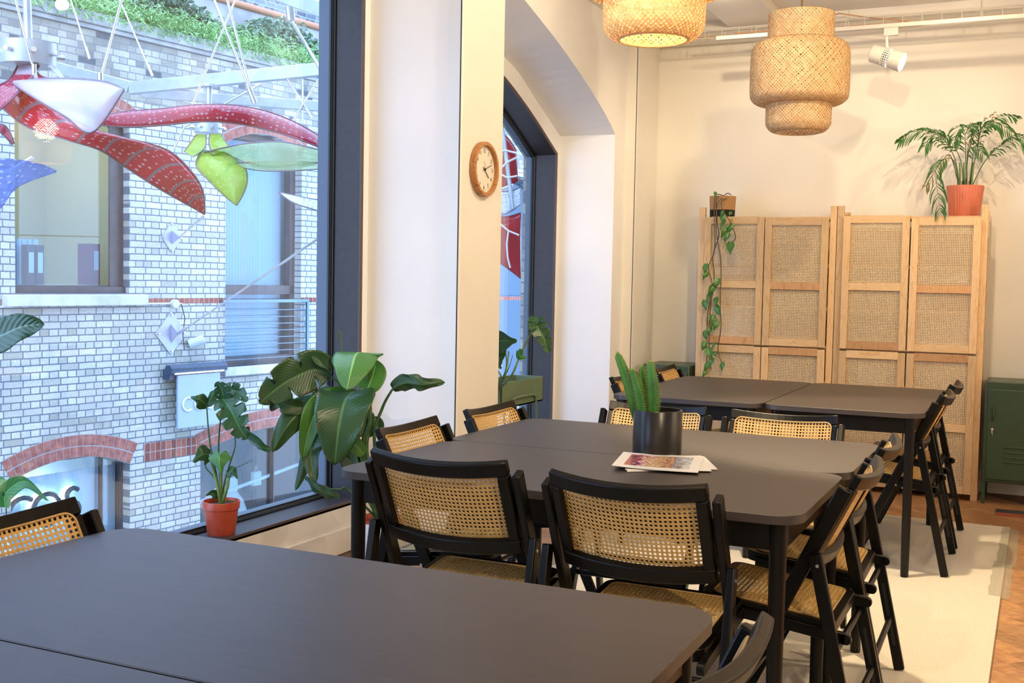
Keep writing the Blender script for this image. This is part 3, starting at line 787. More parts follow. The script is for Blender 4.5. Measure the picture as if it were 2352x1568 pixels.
def canesheet(fn, x0, y0, x1, y1, p, rad, th=.0016):
    """woven cane: every cell an octagonal eye between the strands"""
    mb = MB(); nx = int(round((x1-x0)/p)); ny = int(round((y1-y0)/p)); px_ = (x1-x0)/nx; py_ = (y1-y0)/ny
    def inside(x, y):
        cx = min(max(x, x0+rad), x1-rad); cy = min(max(y, y0+rad), y1-rad)
        return (x-cx)**2+(y-cy)**2 <= rad*rad+1e-9
    idx = {}
    def V(x, y, z):
        k = (round(x, 5), round(y, 5), z)
        if k not in idx: idx[k] = len(mb.v); mb.v.append(tuple(fn(x, y, z))); mb.uv.append((x, y))
        return idx[k]
    H = .335
    for i in range(nx):
        for j in range(ny):
            cx = x0+(i+.5)*px_; cy = y0+(j+.5)*py_
            if rad and not inside(cx, cy): continue
            o = []; q = []
            for k in range(8):
                t = 2*PI*(k+.5)/8
                q.append((cx+H*px_*math.cos(t), cy+H*py_*math.sin(t)))
            sq = [(.5, 0), (.5, .5), (0, .5), (-.5, .5), (-.5, 0), (-.5, -.5), (0, -.5), (.5, -.5)]
            sq = [(cx+a*px_, cy+b*py_) for a, b in sq]
            for z in (0, th):
                S_ = [V(*s, z) for s in sq]; Q = [V(*s, z) for s in q]
                # octagon vertex k lies between square points k and k+1
                for k in range(8):
                    f_ = (S_[k], S_[(k+1) % 8], Q[k]); g_ = (Q[k], Q[k-1], S_[k])
                    for h in (f_, g_):
                        mb.f.append(h if z else h[::-1]); mb.mi.append(0)
            Qa = [V(*s, 0) for s in q]; Qb = [V(*s, th) for s in q]
            for k in range(8):
                mb.f.append((Qa[k], Qa[(k+1) % 8], Qb[(k+1) % 8], Qb[k])); mb.mi.append(0)
    return mb
def make_chair():
    t = empty('folding_chair')
    # back: curved frame with the cane set into its front
    fr = MB(); s0, s1 = 0, PH
    curved(fr, -HW, HW, s1-.040, s1, -.011, .011, 14)
    curved(fr, -HW, HW, s0, s0+.040, -.011, .011, 14)
    curved(fr, -HW, -HW+.028, s0+.040, s1-.040, -.011, .011, 2)
    curved(fr, HW-.028, HW, s0+.040, s1-.040, -.011, .011, 2)
    bk = fr.build('backrest', black_m, t, bevel=.004)
    c = canesheet(lambda x, y, z: bmap(x, y, z+.0115), -HW+.020, s0+.030, HW-.020, s1-.030, .0118, .022)
    c.build('cane_panel', cane_m, bk)
    rim = MB(); pts = [bmap(a, b, .0135) for a, b in rrect(-HW+.020, s0+.030, HW-.020, s1-.030, .024, 5)]
    dense = []
    for i in range(len(pts)):
        a, b = pts[i], pts[(i+1) % len(pts)]; k = max(1, int((b-a).length/.03))
        for j in range(k):
            q = a.lerp(b, j/k); dense.append(q)
    dense = [bmap(p.y, (p-BP).dot(ES), .0135) for p in dense]
    rim.tube(dense+[dense[0]], .0028, 6, False); rim.build('cane_rim', canerim_m, bk, smooth=180)
    for sy in (-1, 1):
        # long leg running from the top of the back down to the front foot
        l = MB(); y = sy*.216
        l.bar((-.170, y, .776), (.190, y, .011), .021, .038, up=(1, 0, .5))
        lo = l.build('leg', black_m, t, bevel=.004)
        # hind leg with its sliding groove
        h = MB(); y2 = sy*.2385
        p0 = Vector((-.104, y2, .606)); p1 = Vector((-.233, y2, .011))
        h.bar(p0, p1, .021, .034, up=(1, 0, .2))
        ho = h.build('leg', black_m, t, bevel=.004)
        gr = MB(); a = p0.lerp(p1, .52); b = p0.lerp(p1, .86)
        gr.bar(a+Vector((0, -sy*.0102, 0)), b+Vector((0, -sy*.0102, 0)), .001, .010, up=(1, 0, .2)); gr.build('groove', gasket_m, ho)
        for (x, z, yy) in ((-.112, .577, y2+sy*.0112), (-.012, .398, y+sy*.0112)):
            MB().tube([(x, yy-sy*.001, z), (x, yy+sy*.0012, z)], .0045, 10).build('bolt', steel_m, t)
    # seat: frame, cane, rounded rail ends
    z = .405
    tilt = lambda x, y, z_: (x, y, z_+.011+(x-.04)*.12)
    st = MB()
    st.poly(rrect(-.150, -.190, .205, .190, .035, 5), [rrect(-.120, -.160, .172, .160, .022, 4)[::-1]], lambda a, b: (a, b, z+.022), lambda a, b: (a, b, z-.008))
    so = st.map(tilt).build('seat', black_m, t, bevel=.004)
    for sy in (-1, 1):
        y = sy*.1915
        ra = MB().bar((-.180, y, z-.006), (.17, y, z-.006), .018, .030); ra.tube([(-.180, y-.009, z-.006), (-.180, y+.009, z-.006)], .015, 14)
        ra.map(tilt).build('seat_rail', black_m, t, bevel=.002)
    c = canesheet(lambda x, y, z_: tilt(x, y, z+.0225+z_), -.126, -.166, .178, .166, .0124, .022)
    c.build('cane_seat', cane_m, so)
    rim = MB(); pts = [Vector(tilt(a, b, z+.0235)) for a, b in rrect(-.126, -.166, .178, .166, .024, 5)]
    rim.tube(pts+[pts[0]], .0028, 6, False); rim.build('cane_rim', canerim_m, so, smooth=180)
    d = MB(); d.tube([(-.196, -.23, .18), (-.196, .23, .18)], .0095, 12); d.build('stretcher', black_m, t, smooth=40)
    d = MB(); d.tube([(-.155, -.23, .345), (-.155, .23, .345)], .0095, 12); d.build('stretcher', black_m, t, smooth=40)
    d = MB(); d.tube([(.11, -.21, .18), (.11, .21, .18)], .0095, 12); d.build('stretcher', black_m, t, smooth=40)
    return t
proto = make_chair()
G = 'black folding chairs with cane seats around the tables'
chairs = [
 (-1.396, 2.745, 90, 1.035, 'black cane folding chair at the near side of the middle tables, left of the two'),
 (-.874, 2.728, 89, 1.025, 'black cane folding chair at the near side of the middle tables, right of the two'),
 (-1.364, 4.105, -90, 1.0, 'black cane folding chair partly hidden behind the cactus pot'),
 (-.865, 4.105, -89, 1.0, 'black cane folding chair facing the viewer, right of the cactus pot'),
 (-1.712, 3.275, 1, 1.0, 'black cane folding chair beside the big strelitzia plant at the window'),
 (-1.712, 3.890, -1, 1.0, 'black cane folding chair against the pier below the wall clock'),
 (-1.655, 1.590, 2, 1.0, 'black cane folding chair at the left foreground, tucked under the nearest tabletop'),
 (-1.760, 5.570, 0, 1.0, 'black cane folding chair at the rear table, showing just left of and behind the cactus'),
 (-1.760, 6.270, 2, 1.0, 'black cane folding chair at the far window corner before the left green locker'),
 (-.605, 3.165, 180, 1.0, 'black cane folding chair at the right side of the middle tables, nearer one'),
 (-.615, 3.700, 181, 1.0, 'black cane folding chair at the right side of the middle tables, farther one'),
 (-.580, 5.560, 180, 1.0, 'black cane folding chair at the right side of the rear table, nearer one'),
 (-.580, 6.155, 180, 1.0, 'black cane folding chair at the right side of the rear table, nearest the cabinets'),
 (-.548, 1.395, 173, 1.03, 'black cane folding chair at the bottom edge, only its curved top rail showing'),
]
for i, (x, y, a, sc_, lab) in enumerate(chairs):
    c = proto if i == 0 else copy_tree(proto)
    c.location = (x, y, 0); c.rotation_euler = (0, 0, R(a)); c.scale = (1, 1, sc_)
    tag(c, lab, 'chair', G)

# ================================================================== CABINETS WITH CANE WEBBING DOORS
def webbing(mb, x0, x1, z0, z1, y, p=.0100, w=.0051):
    nx = max(1, round((x1-x0)/p)); nz = max(1, round((z1-z0)/p))
    for i in range(nx+1):
        x = x0+(x1-x0)*i/nx; mb.box((x-w/2, y, z0), (x+w/2, y+.0012, z1))
    for j in range(nz+1):
        z = z0+(z1-z0)*j/nz; mb.box((x0, y-.0009, z-w/2), (x1, y+.0005, z+w/2))
def door(cab, x0, x1, z0, z1, yaw_=0, tone=0):
    st = .044; yf = -.022
    d = MB()
    d.box((x0, yf, z0), (x0+st, 0, z1)); d.box((x1-st, yf, z0), (x1, 0, z1))
    do = d.build('door', pine_m, cab, bevel=.002)
    zm = z0+(z1-z0)*.472
    for z, k in ((z0, 0), (z1-st, 1), (zm-.024, 2)):
        r_ = MB().box((x0+st, yf+.001, z), (x1-st, -.001, z+.048))
        r_.build('door_rail', pine_d_m if (k+tone) % 3 == 0 else pineh_m, do, bevel=.0015)
    for a, b in ((z0+st+.004, zm-.024), (zm+.024, z1-st)):
        wb = MB(); webbing(wb, x0+st-.004, x1-st+.004, a-.003, b+.003, -.006)
        wb.build('cane_webbing', webbing_m, do)
    return do
def cabinet(x0, x1, doors, label, post_r=False):
    """origin at the front left foot; local x along the wall, y to the wall"""
    yF = 7.38; D = .30; W_ = x1-x0
    t = empty('storage_cabinet', (x0, yF, 0), 0, label, 'cabinet', 'pine cabinets with cane doors along the back wall')
    for x in (0, W_-.040):
        MB().box((x, 0, 0), (x+.040, .034, 1.79)).build('post', pine_m if x == 0 else pine_m, t, bevel=.002)
        p = MB().box((x+.004, D-.034, 0), (x+.036, D, 1.765)); po = p.build('post', pine_m, t, bevel=.002)
        if x > 0 and x0 > -1.5:
            for k in range(54):
                z = .08+k*.031
                MB().tube([(x+.0365, D-.017, z), (x+.0355, D-.017, z)], .0035, 8).build('peg_hole', gasket_m, po)
        if x == 0 and x0 > -1.5:
            for xx in (x+.012, x+.028): MB().tube([(xx, D-.0345, 1.745), (xx, D-.0335, 1.745)], .0030, 8).build('peg_hole', gasket_m, po)
        for z in (.10, .88, 1.60): MB().box((x+.006, .034, z), (x+.034, D-.034, z+.035)).build('side_rail', pine_m, t, bevel=.001)
    for z in (.06, .40, .66, .885, 1.13, 1.40, 1.705):
        MB().box((.040, .006, z), (W_-.040, D, z+.018)).build('shelf', pineh_m, t, bevel=.001)
    for k, (a, b, zt) in enumerate(doors):
        door(t, a-x0, b-x0, .893, zt, 0, k)
        door(t, a-x0, b-x0, .038, .880, 0, k+1)
    return t
cabA = cabinet(-2.090, -1.200, [(-2.045, -1.652, 1.722), (-1.646, -1.245, 1.712)], 'pine cabinet with cane doors, left one, trailing plant hanging over it')
cabB = cabinet(-1.196, -.316, [(-1.155, -.758, 1.724), (-.750, -.352, 1.708)], 'pine cabinet with cane doors, right one, pink potted palm on top')
# things kept inside, dimly seen through the cane
cb_m = mat('storage_box_board', (.30, .26, .22), .8); cb2_m = mat('dark_storage_box', (.05, .045, .04), .7); cb3_m = mat('white_storage_box', (.6, .58, .55), .6)
ins = [(-1.98, 1.15, .28, .20, cb2_m, 'dark box on a shelf behind the top left cane door'), (-1.58, .905, .30, .16, cb2_m, 'dark box behind the second cane door, above the split'),
       (-1.60, 1.42, .26, .13, cb_m, 'brown box high behind the second cane door'), (-1.98, .68, .26, .17, cb3_m, 'white box behind the lower left cane door'),
       (-1.10, 1.42, .30, .22, cb2_m, 'dark box at the top behind the third cane door'), (-.70, 1.42, .28, .20, cb2_m, 'dark box at the top behind the rightmost cane door'),
       (-.62, 1.15, .22, .17, cb2_m, 'dark box behind the middle of the rightmost cane door'), (-1.10, .905, .26, .14, cb_m, 'brown box behind the third cane door, above the split'),
       (-1.05, .68, .18, .18, cb3_m, 'white box behind the lower third cane door'), (-.72, .42, .30, .20, cb_m, 'brown box behind the lower rightmost cane door')]
for x, z, w, h, m_, lab in ins:
    zz = min([s_+.018 for s_ in (.06, .40, .66, .885, 1.13, 1.40)], key=lambda q: abs(q-z))
    b = MB().box((0, 0, 0), (w, .20, h)); bo = b.build('storage_box', m_, bevel=.004); bo.location = (x, 7.44, zz)
    MB().box((-.003, -.003, h-.03), (w+.003, .203, h+.002)).build('lid', m_, bo, bevel=.002)
    tag(bo, lab, 'box', 'boxes kept inside the cane cabinets')

# ================================================================== GREEN LOCKERS
def locker(x0, x1, y0, y1, label, facing='y', zt=.735):
    t = empty('steel_locker', (x0, y0, 0), 0, label, 'locker', 'green steel lockers either side of the cabinets')
    W_, D = x1-x0, y1-y0
    MB().box((0, 0, .13), (W_, D, zt)).build('body', green_m, t, bevel=.006)
    d = MB().box((.020, -.012, .150), (W_-.015, 0, zt-.045)); do = d.build('door', green_m, t, bevel=.004)
    h = MB().box((.035, -.0135, .50), (.047, -.012, .585)); ho = h.build('handle_recess', locker_dark, do, bevel=.001)
    hb = MB().tube([(.052, -.013, .505), (.052, -.024, .515), (.052, -.024, .57), (.052, -.013, .58)], .004, 8); hb.build('handle', green_m, do, smooth=60)
    k = MB().tube([(.047, -.012, .452), (.047, -.022, .452)], .008, 12); ko = k.build('lock', steel_m, do, smooth=40)
    k2 = MB().box((.044, -.034, .430), (.050, -.022, .458)); k2.tube([(.047, -.028, .43), (.052, -.028, .420), (.047, -.028, .412)], .0015, 6); k2.build('key', steel_m, ko)
    lv = MB()
    for z in (.255, .285, .315, .345): 
        lv.box((.11, -.018, z), (min(.30, W_-.05), -.012, z+.008))
    lv.build('louvre', green_m, do, bevel=.002)
    for a, b in ((.010, .008), (W_-.010, .008), (.010, D-.012), (W_-.010, D-.012)):
        MB().box((a-.010, b-.008, 0), (a+.010, b+.012, .13)).build('leg', green_m, t, bevel=.001)
    return t
locker(-.292, .12, 7.33, 7.70, 'dark green steel locker at the right edge, key in its lock')
locker(-2.44, -2.115, 7.33, 7.70, 'green steel locker in the far left corner, only its top showing')

# ================================================================== POTS ON THE CABINETS
jt = empty('jute_pot', (-1.972, 7.52, 1.723), 0, 'small jute basket pot with black lower band on the left cabinet', 'pot')
MB().lathe([(.0, 0), (.082, 0), (.084, .055)], 32).build('black_band', blackjute_m, jt, smooth=50)
MB().lathe([(.084, .055), (.088, .146), (.082, .146), (.080, .12), (0, .12)], 32).build('jute_body', jute_m, jt, smooth=50)
ct = empty('ribbed_pot', (-.462, 7.53, 1.723), 0, 'coral pink ribbed pot holding the palm on the right cabinet', 'pot')
MB().lathe([(0, 0), (.078, 0), (.085, .008), (.108, .185), (.108, .19), (.100, .19), (.098, .165), (0, .165)], 156, ribs=39, amp=.0018).build('pot_body', coral_m, ct, smooth=60)
MB().lathe([(.099, .166), (0, .170)], 24).build('soil', soil_m, ct, smooth=180)

# ================================================================== RUG, TAPE, FLOOR PLATE
ru = MB().poly(rrect(-1.95, -.9, -.112, 6.62, .01, 2), [], lambda a, b: (a, b, .009), lambda a, b: (a, b, .0))
rugo = ru.build('rug', rug_m)
tag(rugo, 'large pale beige flatwoven rug lying under all the tables', 'rug')
eg = MB().box((-.114, -.9, 0), (-.109, 6.62, .0088)); eg.build('bound_edge', rugedge_m, rugo)
sm = MB()
for k in range(70): sm.box((-1.9+k*.026, 3.02, .009), (-1.9+k*.026+.015, 3.027, .0102))
sm.build('stitched_line', mat('pale_stitch', (.75, .70, .6), .9), rugo)
for i, (y0, y1, dx) in enumerate(((5.72, 6.60, 0), (5.10, 5.75, -.012))):
    tp = MB()
    n_ = 10
    for k in range(n_+1):
        y = y0+(y1-y0)*k/n_; w1 = .004*math.sin(k*2.1+i)
        tp.v += [(-.150+dx+w1, y, .0125), (-.113, y, .0135), (-.105, y, .0025), (-.066+dx-w1, y, .0015)]; tp.uv += [(0, 0)]*4
    for k in range(n_):
        for j in range(3): tp.f.append((k*4+j, k*4+j+1, k*4+j+5, k*4+j+4)); tp.mi.append(0)
    tag(tp.build('clear_tape_strip', tape_m, smooth=60), ['strip of clear tape on the rug edge nearest the lockers', 'strip of clear tape on the rug edge, closer to the viewer'][i], 'tape', 'clear tape strips holding the rug edge')
fp = empty('floor_socket_plate', (-.20, 7.02, 0), 0, 'dark floor plate with reddish strip set into the parquet by the locker', 'floor plate')
MB().box((0, .05, 0), (.34, .16, .003)).build('plate', mat('grey_plate', (.07, .07, .08), .3, .3), fp, bevel=.001)
MB().box((0, -.05, 0), (.34, .05, .002)).build('strip', mat('red_brown_strip', (.28, .06, .03), .5), fp, bevel=.0008)
MB().box((-.006, -.056, 0), (.0, .166, .004)).build('brass_edge', mat('brass', (.5, .4, .25), .4, .8), fp)

# ================================================================== CLOCK
ck = empty('wall_clock', (XP, 4.990, 1.822), 0, 'round wall clock with wooden rim hanging on the pier', 'clock')
def cl(prof, name, m, par=ck, n=64, smooth=40):
    mb = MB().lathe(prof, n); mb.map(lambda x, y, z: (z, x, y)); return mb.build(name, m, par, smooth=smooth)
cl([(0, .0005), (.130, .0005), (.133, .004), (.133, .028), (.130, .032), (.116, .032), (.113, .028), (.113, .012), (0, .012)], 'wooden_rim', olive_m)
cl([(0, .0125), (.1125, .0125), (.1125, .0135), (0, .0135)], 'clock_face', clockface_m)
def num(txt, name, size, mtx_loc, parent, m, rot, ext=.0004, align='CENTER'):
    cu_ = bpy.data.curves.new(name, 'FONT'); cu_.body = txt; cu_.size = size; cu_.extrude = ext; cu_.align_x = align; cu_.align_y = 'CENTER'
    cu_.materials.append(m)
    tmp = bpy.data.objects.new(name, cu_); COL.objects.link(tmp)
    dg = bpy.context.evaluated_depsgraph_get(); me = bpy.data.meshes.new_from_object(tmp.evaluated_get(dg))
    bpy.data.objects.remove(tmp)
    o = bpy.data.objects.new(name, me); COL.objects.link(o); o.parent = parent; o.location = mtx_loc; o.rotation_euler = rot
    return o
# seen from the room (+x): right on the dial is towards +y
for h in range(1, 13):
    a = R(30*h); rr = .088
    num(str(h), 'numeral', .027, (.0142, rr*math.sin(a), rr*math.cos(a)), ck, ink_m, (PI/2, 0, PI/2))
tk = MB()
for k in range(60):
    a = R(6*k); r0 = .102 if k % 5 else .099
    tk.bar((.0142, r0*math.sin(a), r0*math.cos(a)), (.0142, .106*math.sin(a), .106*math.cos(a)), .0010, .0006, up=(1, 0, 0))
tk.build('minute_track', ink_m, ck)
def hand(name, deg, L, w, x):
    a = R(deg); d = Vector((0, math.sin(a), math.cos(a)))
    b = MB().bar(Vector((x, 0, 0))-d*.016, Vector((x, 0, 0))+d*L, w, .001, up=(1, 0, 0)); b.build(name, ink_m, ck)
hand('hour_hand', 130, .060, .0045, .017); hand('minute_hand', 70, .078, .0032, .019); hand('second_hand', 338, .040, .0012, .021)
cl([(0, .0145), (.005, .0145), (.005, .024), (0, .024)], 'hand_pin', ink_m, n=16)

# ================================================================== CACTUS AND PRINTS ON THE TABLE
cp = empty('plant_pot', (-1.098, 3.462, .7405), 0, 'black cylindrical pot standing on the middle table', 'pot')
MB().lathe([(0, 0), (.074, 0), (.078, .004), (.078, .142), (.0765, .144), (.072, .144), (.071, .12), (0, .12)], 64).build('pot_body', blackpot_m, cp, smooth=40)
MB().lathe([(.0705, .118), (0, .124)], 24).build('soil', soil_m, cp, smooth=180)
MB().box((.02, -.05, .115), (.05, -.02, .139)).build('red_inner_pot_rim', terra_m, cp, bevel=.003)
cc_ = empty('cactus', (-1.098, 3.462, .8615), 0, 'green columnar cactus with pink spines growing in the black pot', 'cactus')
def cactus(base, tip, r, bend, name='column'):
    base = Vector(base); tip = Vector(tip); n_ = 26; mb = MB(); sp = MB()
    midp = base.lerp(tip, .5)+Vector(bend); ax = bez([base, midp, tip], n_)
    lobes = 4; K = 32
    for i, c in enumerate(ax):
        t = i/n_; d = (ax[min(i+1, n_)]-ax[max(i-1, 0)]).normalized(); a = d.orthogonal().normalized(); b = d.cross(a)
        rad = r*(.72+.35*math.sin(PI*min(1, t*1.15)))*(1 if t < .86 else max(.18, math.sqrt(max(0, 1-((t-.86)/.15)**2))))
        for k in range(K):
            an = 2*PI*k/K; rr = rad*(.64+.36*abs(math.cos(lobes*an/2))**1.6)
            rr *= 1+.05*math.sin(i*2.4)*abs(math.cos(lobes*an/2))
            mb.v.append(tuple(c+(a*math.cos(an)+b*math.sin(an))*rr)); mb.uv.append((0, 0))
        if t > .03:
            for q in range(lobes):
                an = 2*PI*q/lobes; dr = a*math.cos(an)+b*math.sin(an); e = c+dr*rad
                for s_ in (-1, 1):
                    sd_ = d.cross(dr)*s_*.5
                    sp.tube([e-dr*.001, e+(dr+sd_+Vector((0, 0, .3))).normalized()*.0052], [.0011, .0003], 4)
    for i in range(n_):
        for k in range(K): mb.f.append((i*K+k, i*K+(k+1) % K, (i+1)*K+(k+1) % K, (i+1)*K+k)); mb.mi.append(0)
    mb.f.append(tuple(n_*K+k for k in range(K))); mb.mi.append(0)
    o = mb.build(name, cactus_m, cc_, smooth=70)
    sp.build('spine', spine_m, o)
    tl = MB()
    for k in range(6):
        an = k*1.05; p = ax[-1]
        tl.tube([p-Vector((0, 0, .004)), p+Vector((.006*math.cos(an), .006*math.sin(an), .007))], [.0022, .0006], 5)
    tl.build('new_growth', cactip_m, o)
def CP(px, py, dy=0):
    p = Yp(px, py, 3.462+dy); return p-Vector((-1.098, 3.462, .8615))
cactus(CP(1463, 962, -.01), CP(1418, 812, -.02), .019, (.012, 0, -.01))
cactus(CP(1478, 965, -.025), CP(1452, 850, -.03), .018, (.006, 0, 0))
cactus(CP(1488, 960, .02), CP(1474, 842, .02), .016, (0, 0, 0))
cactus(CP(1500, 965, -.005), CP(1493, 832, -.005), .021, (.006, 0, 0))
MB().sphere(CP(1512, 925, .01), .008, 10, 8, (1, 1, 1.5)).build('offset_pad', cactus_m, cc_, smooth=180)
# prints: glossy sheets
pic = mat('printed_picture', (.6, .4, .3), .25)
mp = coords(pic, 'UV', (5, 4, 1)); vo = nd(pic, 'ShaderNodeTexVoronoi'); vo.inputs['Scale'].default_value = 1.4; nz = nd(pic, 'ShaderNodeTexNoise'); nz.inputs['Scale'].default_value = 1.2; nz.inputs['Distortion'].default_value = 2
lk(pic, mp.outputs[0], nz.inputs['Vector']); 
tcp = nd(pic, 'ShaderNodeTexCoord'); spp = nd(pic, 'ShaderNodeSeparateXYZ'); lk(pic, tcp.outputs['UV'], spp.inputs[0])
mxx = nd(pic, 'ShaderNodeMath', operation='MULTIPLY_ADD'); lk(pic, nz.outputs['Fac'], mxx.inputs[0]); mxx.inputs[1].default_value = .9; 
hm = nd(pic, 'ShaderNodeMath', operation='MULTIPLY'); hm.inputs[1].default_value = .75; lk(pic, spp.outputs[0], hm.inputs[0]); lk(pic, hm.outputs[0], mxx.inputs[2])
sb = nd(pic, 'ShaderNodeMath', operation='SUBTRACT'); lk(pic, mxx.outputs[0], sb.inputs[0]); sb.inputs[1].default_value = .25
rp = ramp(pic, sb.outputs[0], [(0, (.05, .03, .06)), (.14, (.55, .10, .05)), (.24, (.10, .04, .06)), (.34, (.62, .06, .16)), (.42, (.80, .75, .60)), (.50, (.55, .30, .10)), (.60, (.70, .45, .25)), (.72, (.35, .12, .05)), (.85, (.30, .45, .60)), (1, (.75, .70, .55))])
lk(pic, rp.outputs[0], bsdf(pic).inputs['Base Color'])
def sheet(corners, z, label, img=True, curl=0):
    c = [Vector(p) for p in corners]; mb = MB(); n_ = 8
    def P_(u, v): 
        q = c[0].lerp(c[1], u).lerp(c[3].lerp(c[2], u), v); return Vector((q.x, q.y, z+curl*(1-u)**3))
    org = P_(.5, .5); org.z = z
    for k in range(n_+1):
        for v in (0, 1): p = P_(k/n_, v)-org; mb.v.append(tuple(p)); mb.uv.append((k/n_, v))
    for k in range(n_): mb.f.append((2*k, 2*k+2, 2*k+3, 2*k+1)); mb.mi.append(0)
    o = mb.build('print_sheet', paper_m, loc=org, solid=.0022)
    if img:
        pm = MB()
        for k in range(n_+1):
            u = .12+.76*k/n_
            for v in (.13, .87): p = P_(u, v)-org+Vector((0, 0, .0014)); pm.v.append(tuple(p)); pm.uv.append((k/n_, v))
        for k in range(n_): pm.f.append((2*k, 2*k+2, 2*k+3, 2*k+1)); pm.mi.append(0)
        pm.build('printed_picture', pic, o)
    return tag(o, label, 'print', 'glossy prints stacked beside the cactus pot')
def zp(px, py): p = Zp(px, py, .743); return (p.x, p.y, 0)
sheet([zp(1440, 1082), zp(1648, 1077), zp(1620, 1050), zp(1450, 1052)], .7425, 'white print at the bottom of the stack, its corner poking out right', False)
sheet([zp(1436, 1080), zp(1634, 1083), zp(1610, 1048), zp(1440, 1050)], .7452, 'white print in the middle of the stack, edge showing beneath the colourful one', False)
sheet([zp(1405, 1077), zp(1603, 1089), zp(1618, 1052), zp(1432, 1046)], .7482, 'glossy print with colourful picture on top of the stack', True, .006)
# ================================================================== PENDANT LAMPS
def weave(prof, nst, w, amp=.0012):
    """two sets of helical bamboo strips following a profile (r, z)"""
    mb = MB(); P = bez([(r, 0, z) for r, z in prof], int(len(prof)*7))
    P = [(p.x, p.z) for p in P]
    ds = [0]; th = [0]
    for i in range(1, len(P)):
        d = math.hypot(P[i][0]-P[i-1][0], P[i][1]-P[i-1][1]); ds.append(ds[-1]+d)
        th.append(th[-1]+d/max(.05, (P[i][0]+P[i-1][0])/2))
    for sgn in (1, -1):
        for k in range(nst):
            a0 = 2*PI*k/nst; base = len(mb.v)
            wob = random.uniform(-.012, .012)
            for i, (r, z) in enumerate(P):
                a = a0+sgn*th[i]+wob; off = amp*math.sin(th[i]*nst/PI*1.0+k*PI)*sgn
                # side direction of the strip on the surface
                j = min(i+1, len(P)-1); j0 = max(i-1, 0)
                T = Vector((P[j][0]-P[j0][0], 0, P[j][1]-P[j0][1])).normalized()
                ca, sa = math.cos(a), math.sin(a)
                tr = Vector((T.x*ca, T.x*sa, T.z)); tc_ = Vector((-sa, ca, 0))
                side = (tc_ - tr*sgn).normalized()*w/2
                nrm = tc_.cross(tr).normalized()
                c = Vector((r*ca, r*sa, z))+nrm*off
                mb.v += [tuple(c-side), tuple(c+side)]; mb.uv += [(0, 0), (1, 0)]
            for i in range(len(P)-1):
                q = base+2*i; mb.f.append((q, q+1, q+3, q+2)); mb.mi.append(0)
    return mb
def pendant(loc, label, lit):
    t = empty('pendant_lamp', loc, 0, label, 'pendant lamp', 'bamboo pendant lamps')
    sh = weave([(.163, .600), (.167, .585), (.167, .47), (.165, .455)], 60, .0075)
    s1 = sh.build('lamp_shade_top_tier', bamboo_m, t)
    sh = weave([(.150, .470), (.215, .455), (.243, .425), (.250, .38), (.251, .28), (.250, .20), (.240, .165), (.205, .143), (.150, .140)], 92, .0078)
    sh.build('lamp_shade_middle_tier', bamboo_m, t)
    sh = weave([(.165, .155), (.166, .14), (.166, .06), (.160, .030), (.138, .006), (.112, .000)], 60, .0078)
    sh.build('lamp_shade_bottom_tier', bamboo_m, t)
    for r, z in ((.163, .600), (.112, .0)):
        MB().tube([(r*math.cos(2*PI*k/40), r*math.sin(2*PI*k/40), z) for k in range(41)], .0035, 6, False).build('rim_ring', bamboo_m, t, smooth=60)
    MB().tube([(0, 0, .30), (0, 0, ZC-loc[2])], .0045, 8).build('cord', mat('brown_cord', (.20, .11, .05), .8), t)
    MB().tube([(0, 0, .28), (0, 0, .36)], [.022, .018], 16).build('lamp_holder', mat('bakelite', (.03, .02, .02), .4), t, smooth=40)
    b = mat('lit_bulb', (1, .9, .7), .3) if lit else mat('unlit_bulb', (.85, .83, .78), .2)
    if lit:
        bsdf(b).inputs['Emission Color'].default_value = (1, .78, .48, 1); bsdf(b).inputs['Emission Strength'].default_value = 55 if loc[0] > 0 else 14
    MB().sphere((0, 0, .235), .075 if lit else .048, 24, 16, (1, 1, 1.1)).build('bulb', b, t, smooth=180)
    MB().lathe([(0, ZC-loc[2]-.03), (.045, ZC-loc[2]-.03), (.05, ZC-loc[2]), (0, ZC-loc[2])], 24).build('ceiling_rose', whitemetal_m, t, smooth=40)
    return t
pendant((-1.185, 5.985, 2.075), 'tiered bamboo pendant lamp fully in view over the rear tables', False)
pendant((-1.190, 3.600, 2.080), 'glowing bamboo pendant lamp cut off by the top of the picture', True)
pendant((.35, 6.03, 2.060), 'added bamboo pendant lamp outside the right edge, there for its reflection in the big window', True)  # invented third lamp, hung out of view for its glow in the glass

# ================================================================== CEILING: CABLE TRAY, TRACK, SPOTLIGHT
ty = 7.22
tr_ = empty('cable_tray', (-2.3, ty, 2.86), 0, 'white wire cable tray running under the beam by the back wall', 'cable tray')
w = MB()
for dy, dz in ((0, 0), (.09, 0), (0, .055), (.09, .055)): w.tube([(0, dy, dz), (4.6, dy, dz)], .0028, 6)
for k in range(42):
    x = .04+k*.11; w.tube([(x, .0, .055), (x, 0, 0), (x, .09, 0), (x, .09, .055)], .0022, 5)
w.build('wire_basket', whitemetal_m, tr_)
w = MB()
for k in range(4): w.tube([(0.2+.1*k, .02+.015*k, .012), (1.2, .03+.012*k, .012+.004*k), (2.4, .02+.015*k, .014), (4.5, .03+.01*k, .012)], .004, 6)
w.tube([(.45, .02, .02), (.75, -.03, .015), (.95, -.01, .06), (1.1, .0, .09), (1.3, .02, .05), (1.5, .03, .02)], .004, 6)
w.build('cable', cable_m, tr_)
for x in (.55, 1.15, 1.9, 3.0, 3.28):
    MB().tube([(x, .045, .0), (x, .045, ZC-2.86)], .0025, 6).build('hanger_rod', whitemetal_m, tr_)
tk_ = MB().box((-1.9, 6.97, 2.79), (2.2, 7.01, 2.815))
tag(tk_.build('lighting_track', whitemetal_m, bevel=.003), 'slim white lighting track carrying the spotlight near the back wall', 'lighting track')
for x in (-1.6, 0.2, 1.8):
    pass
rods = MB()
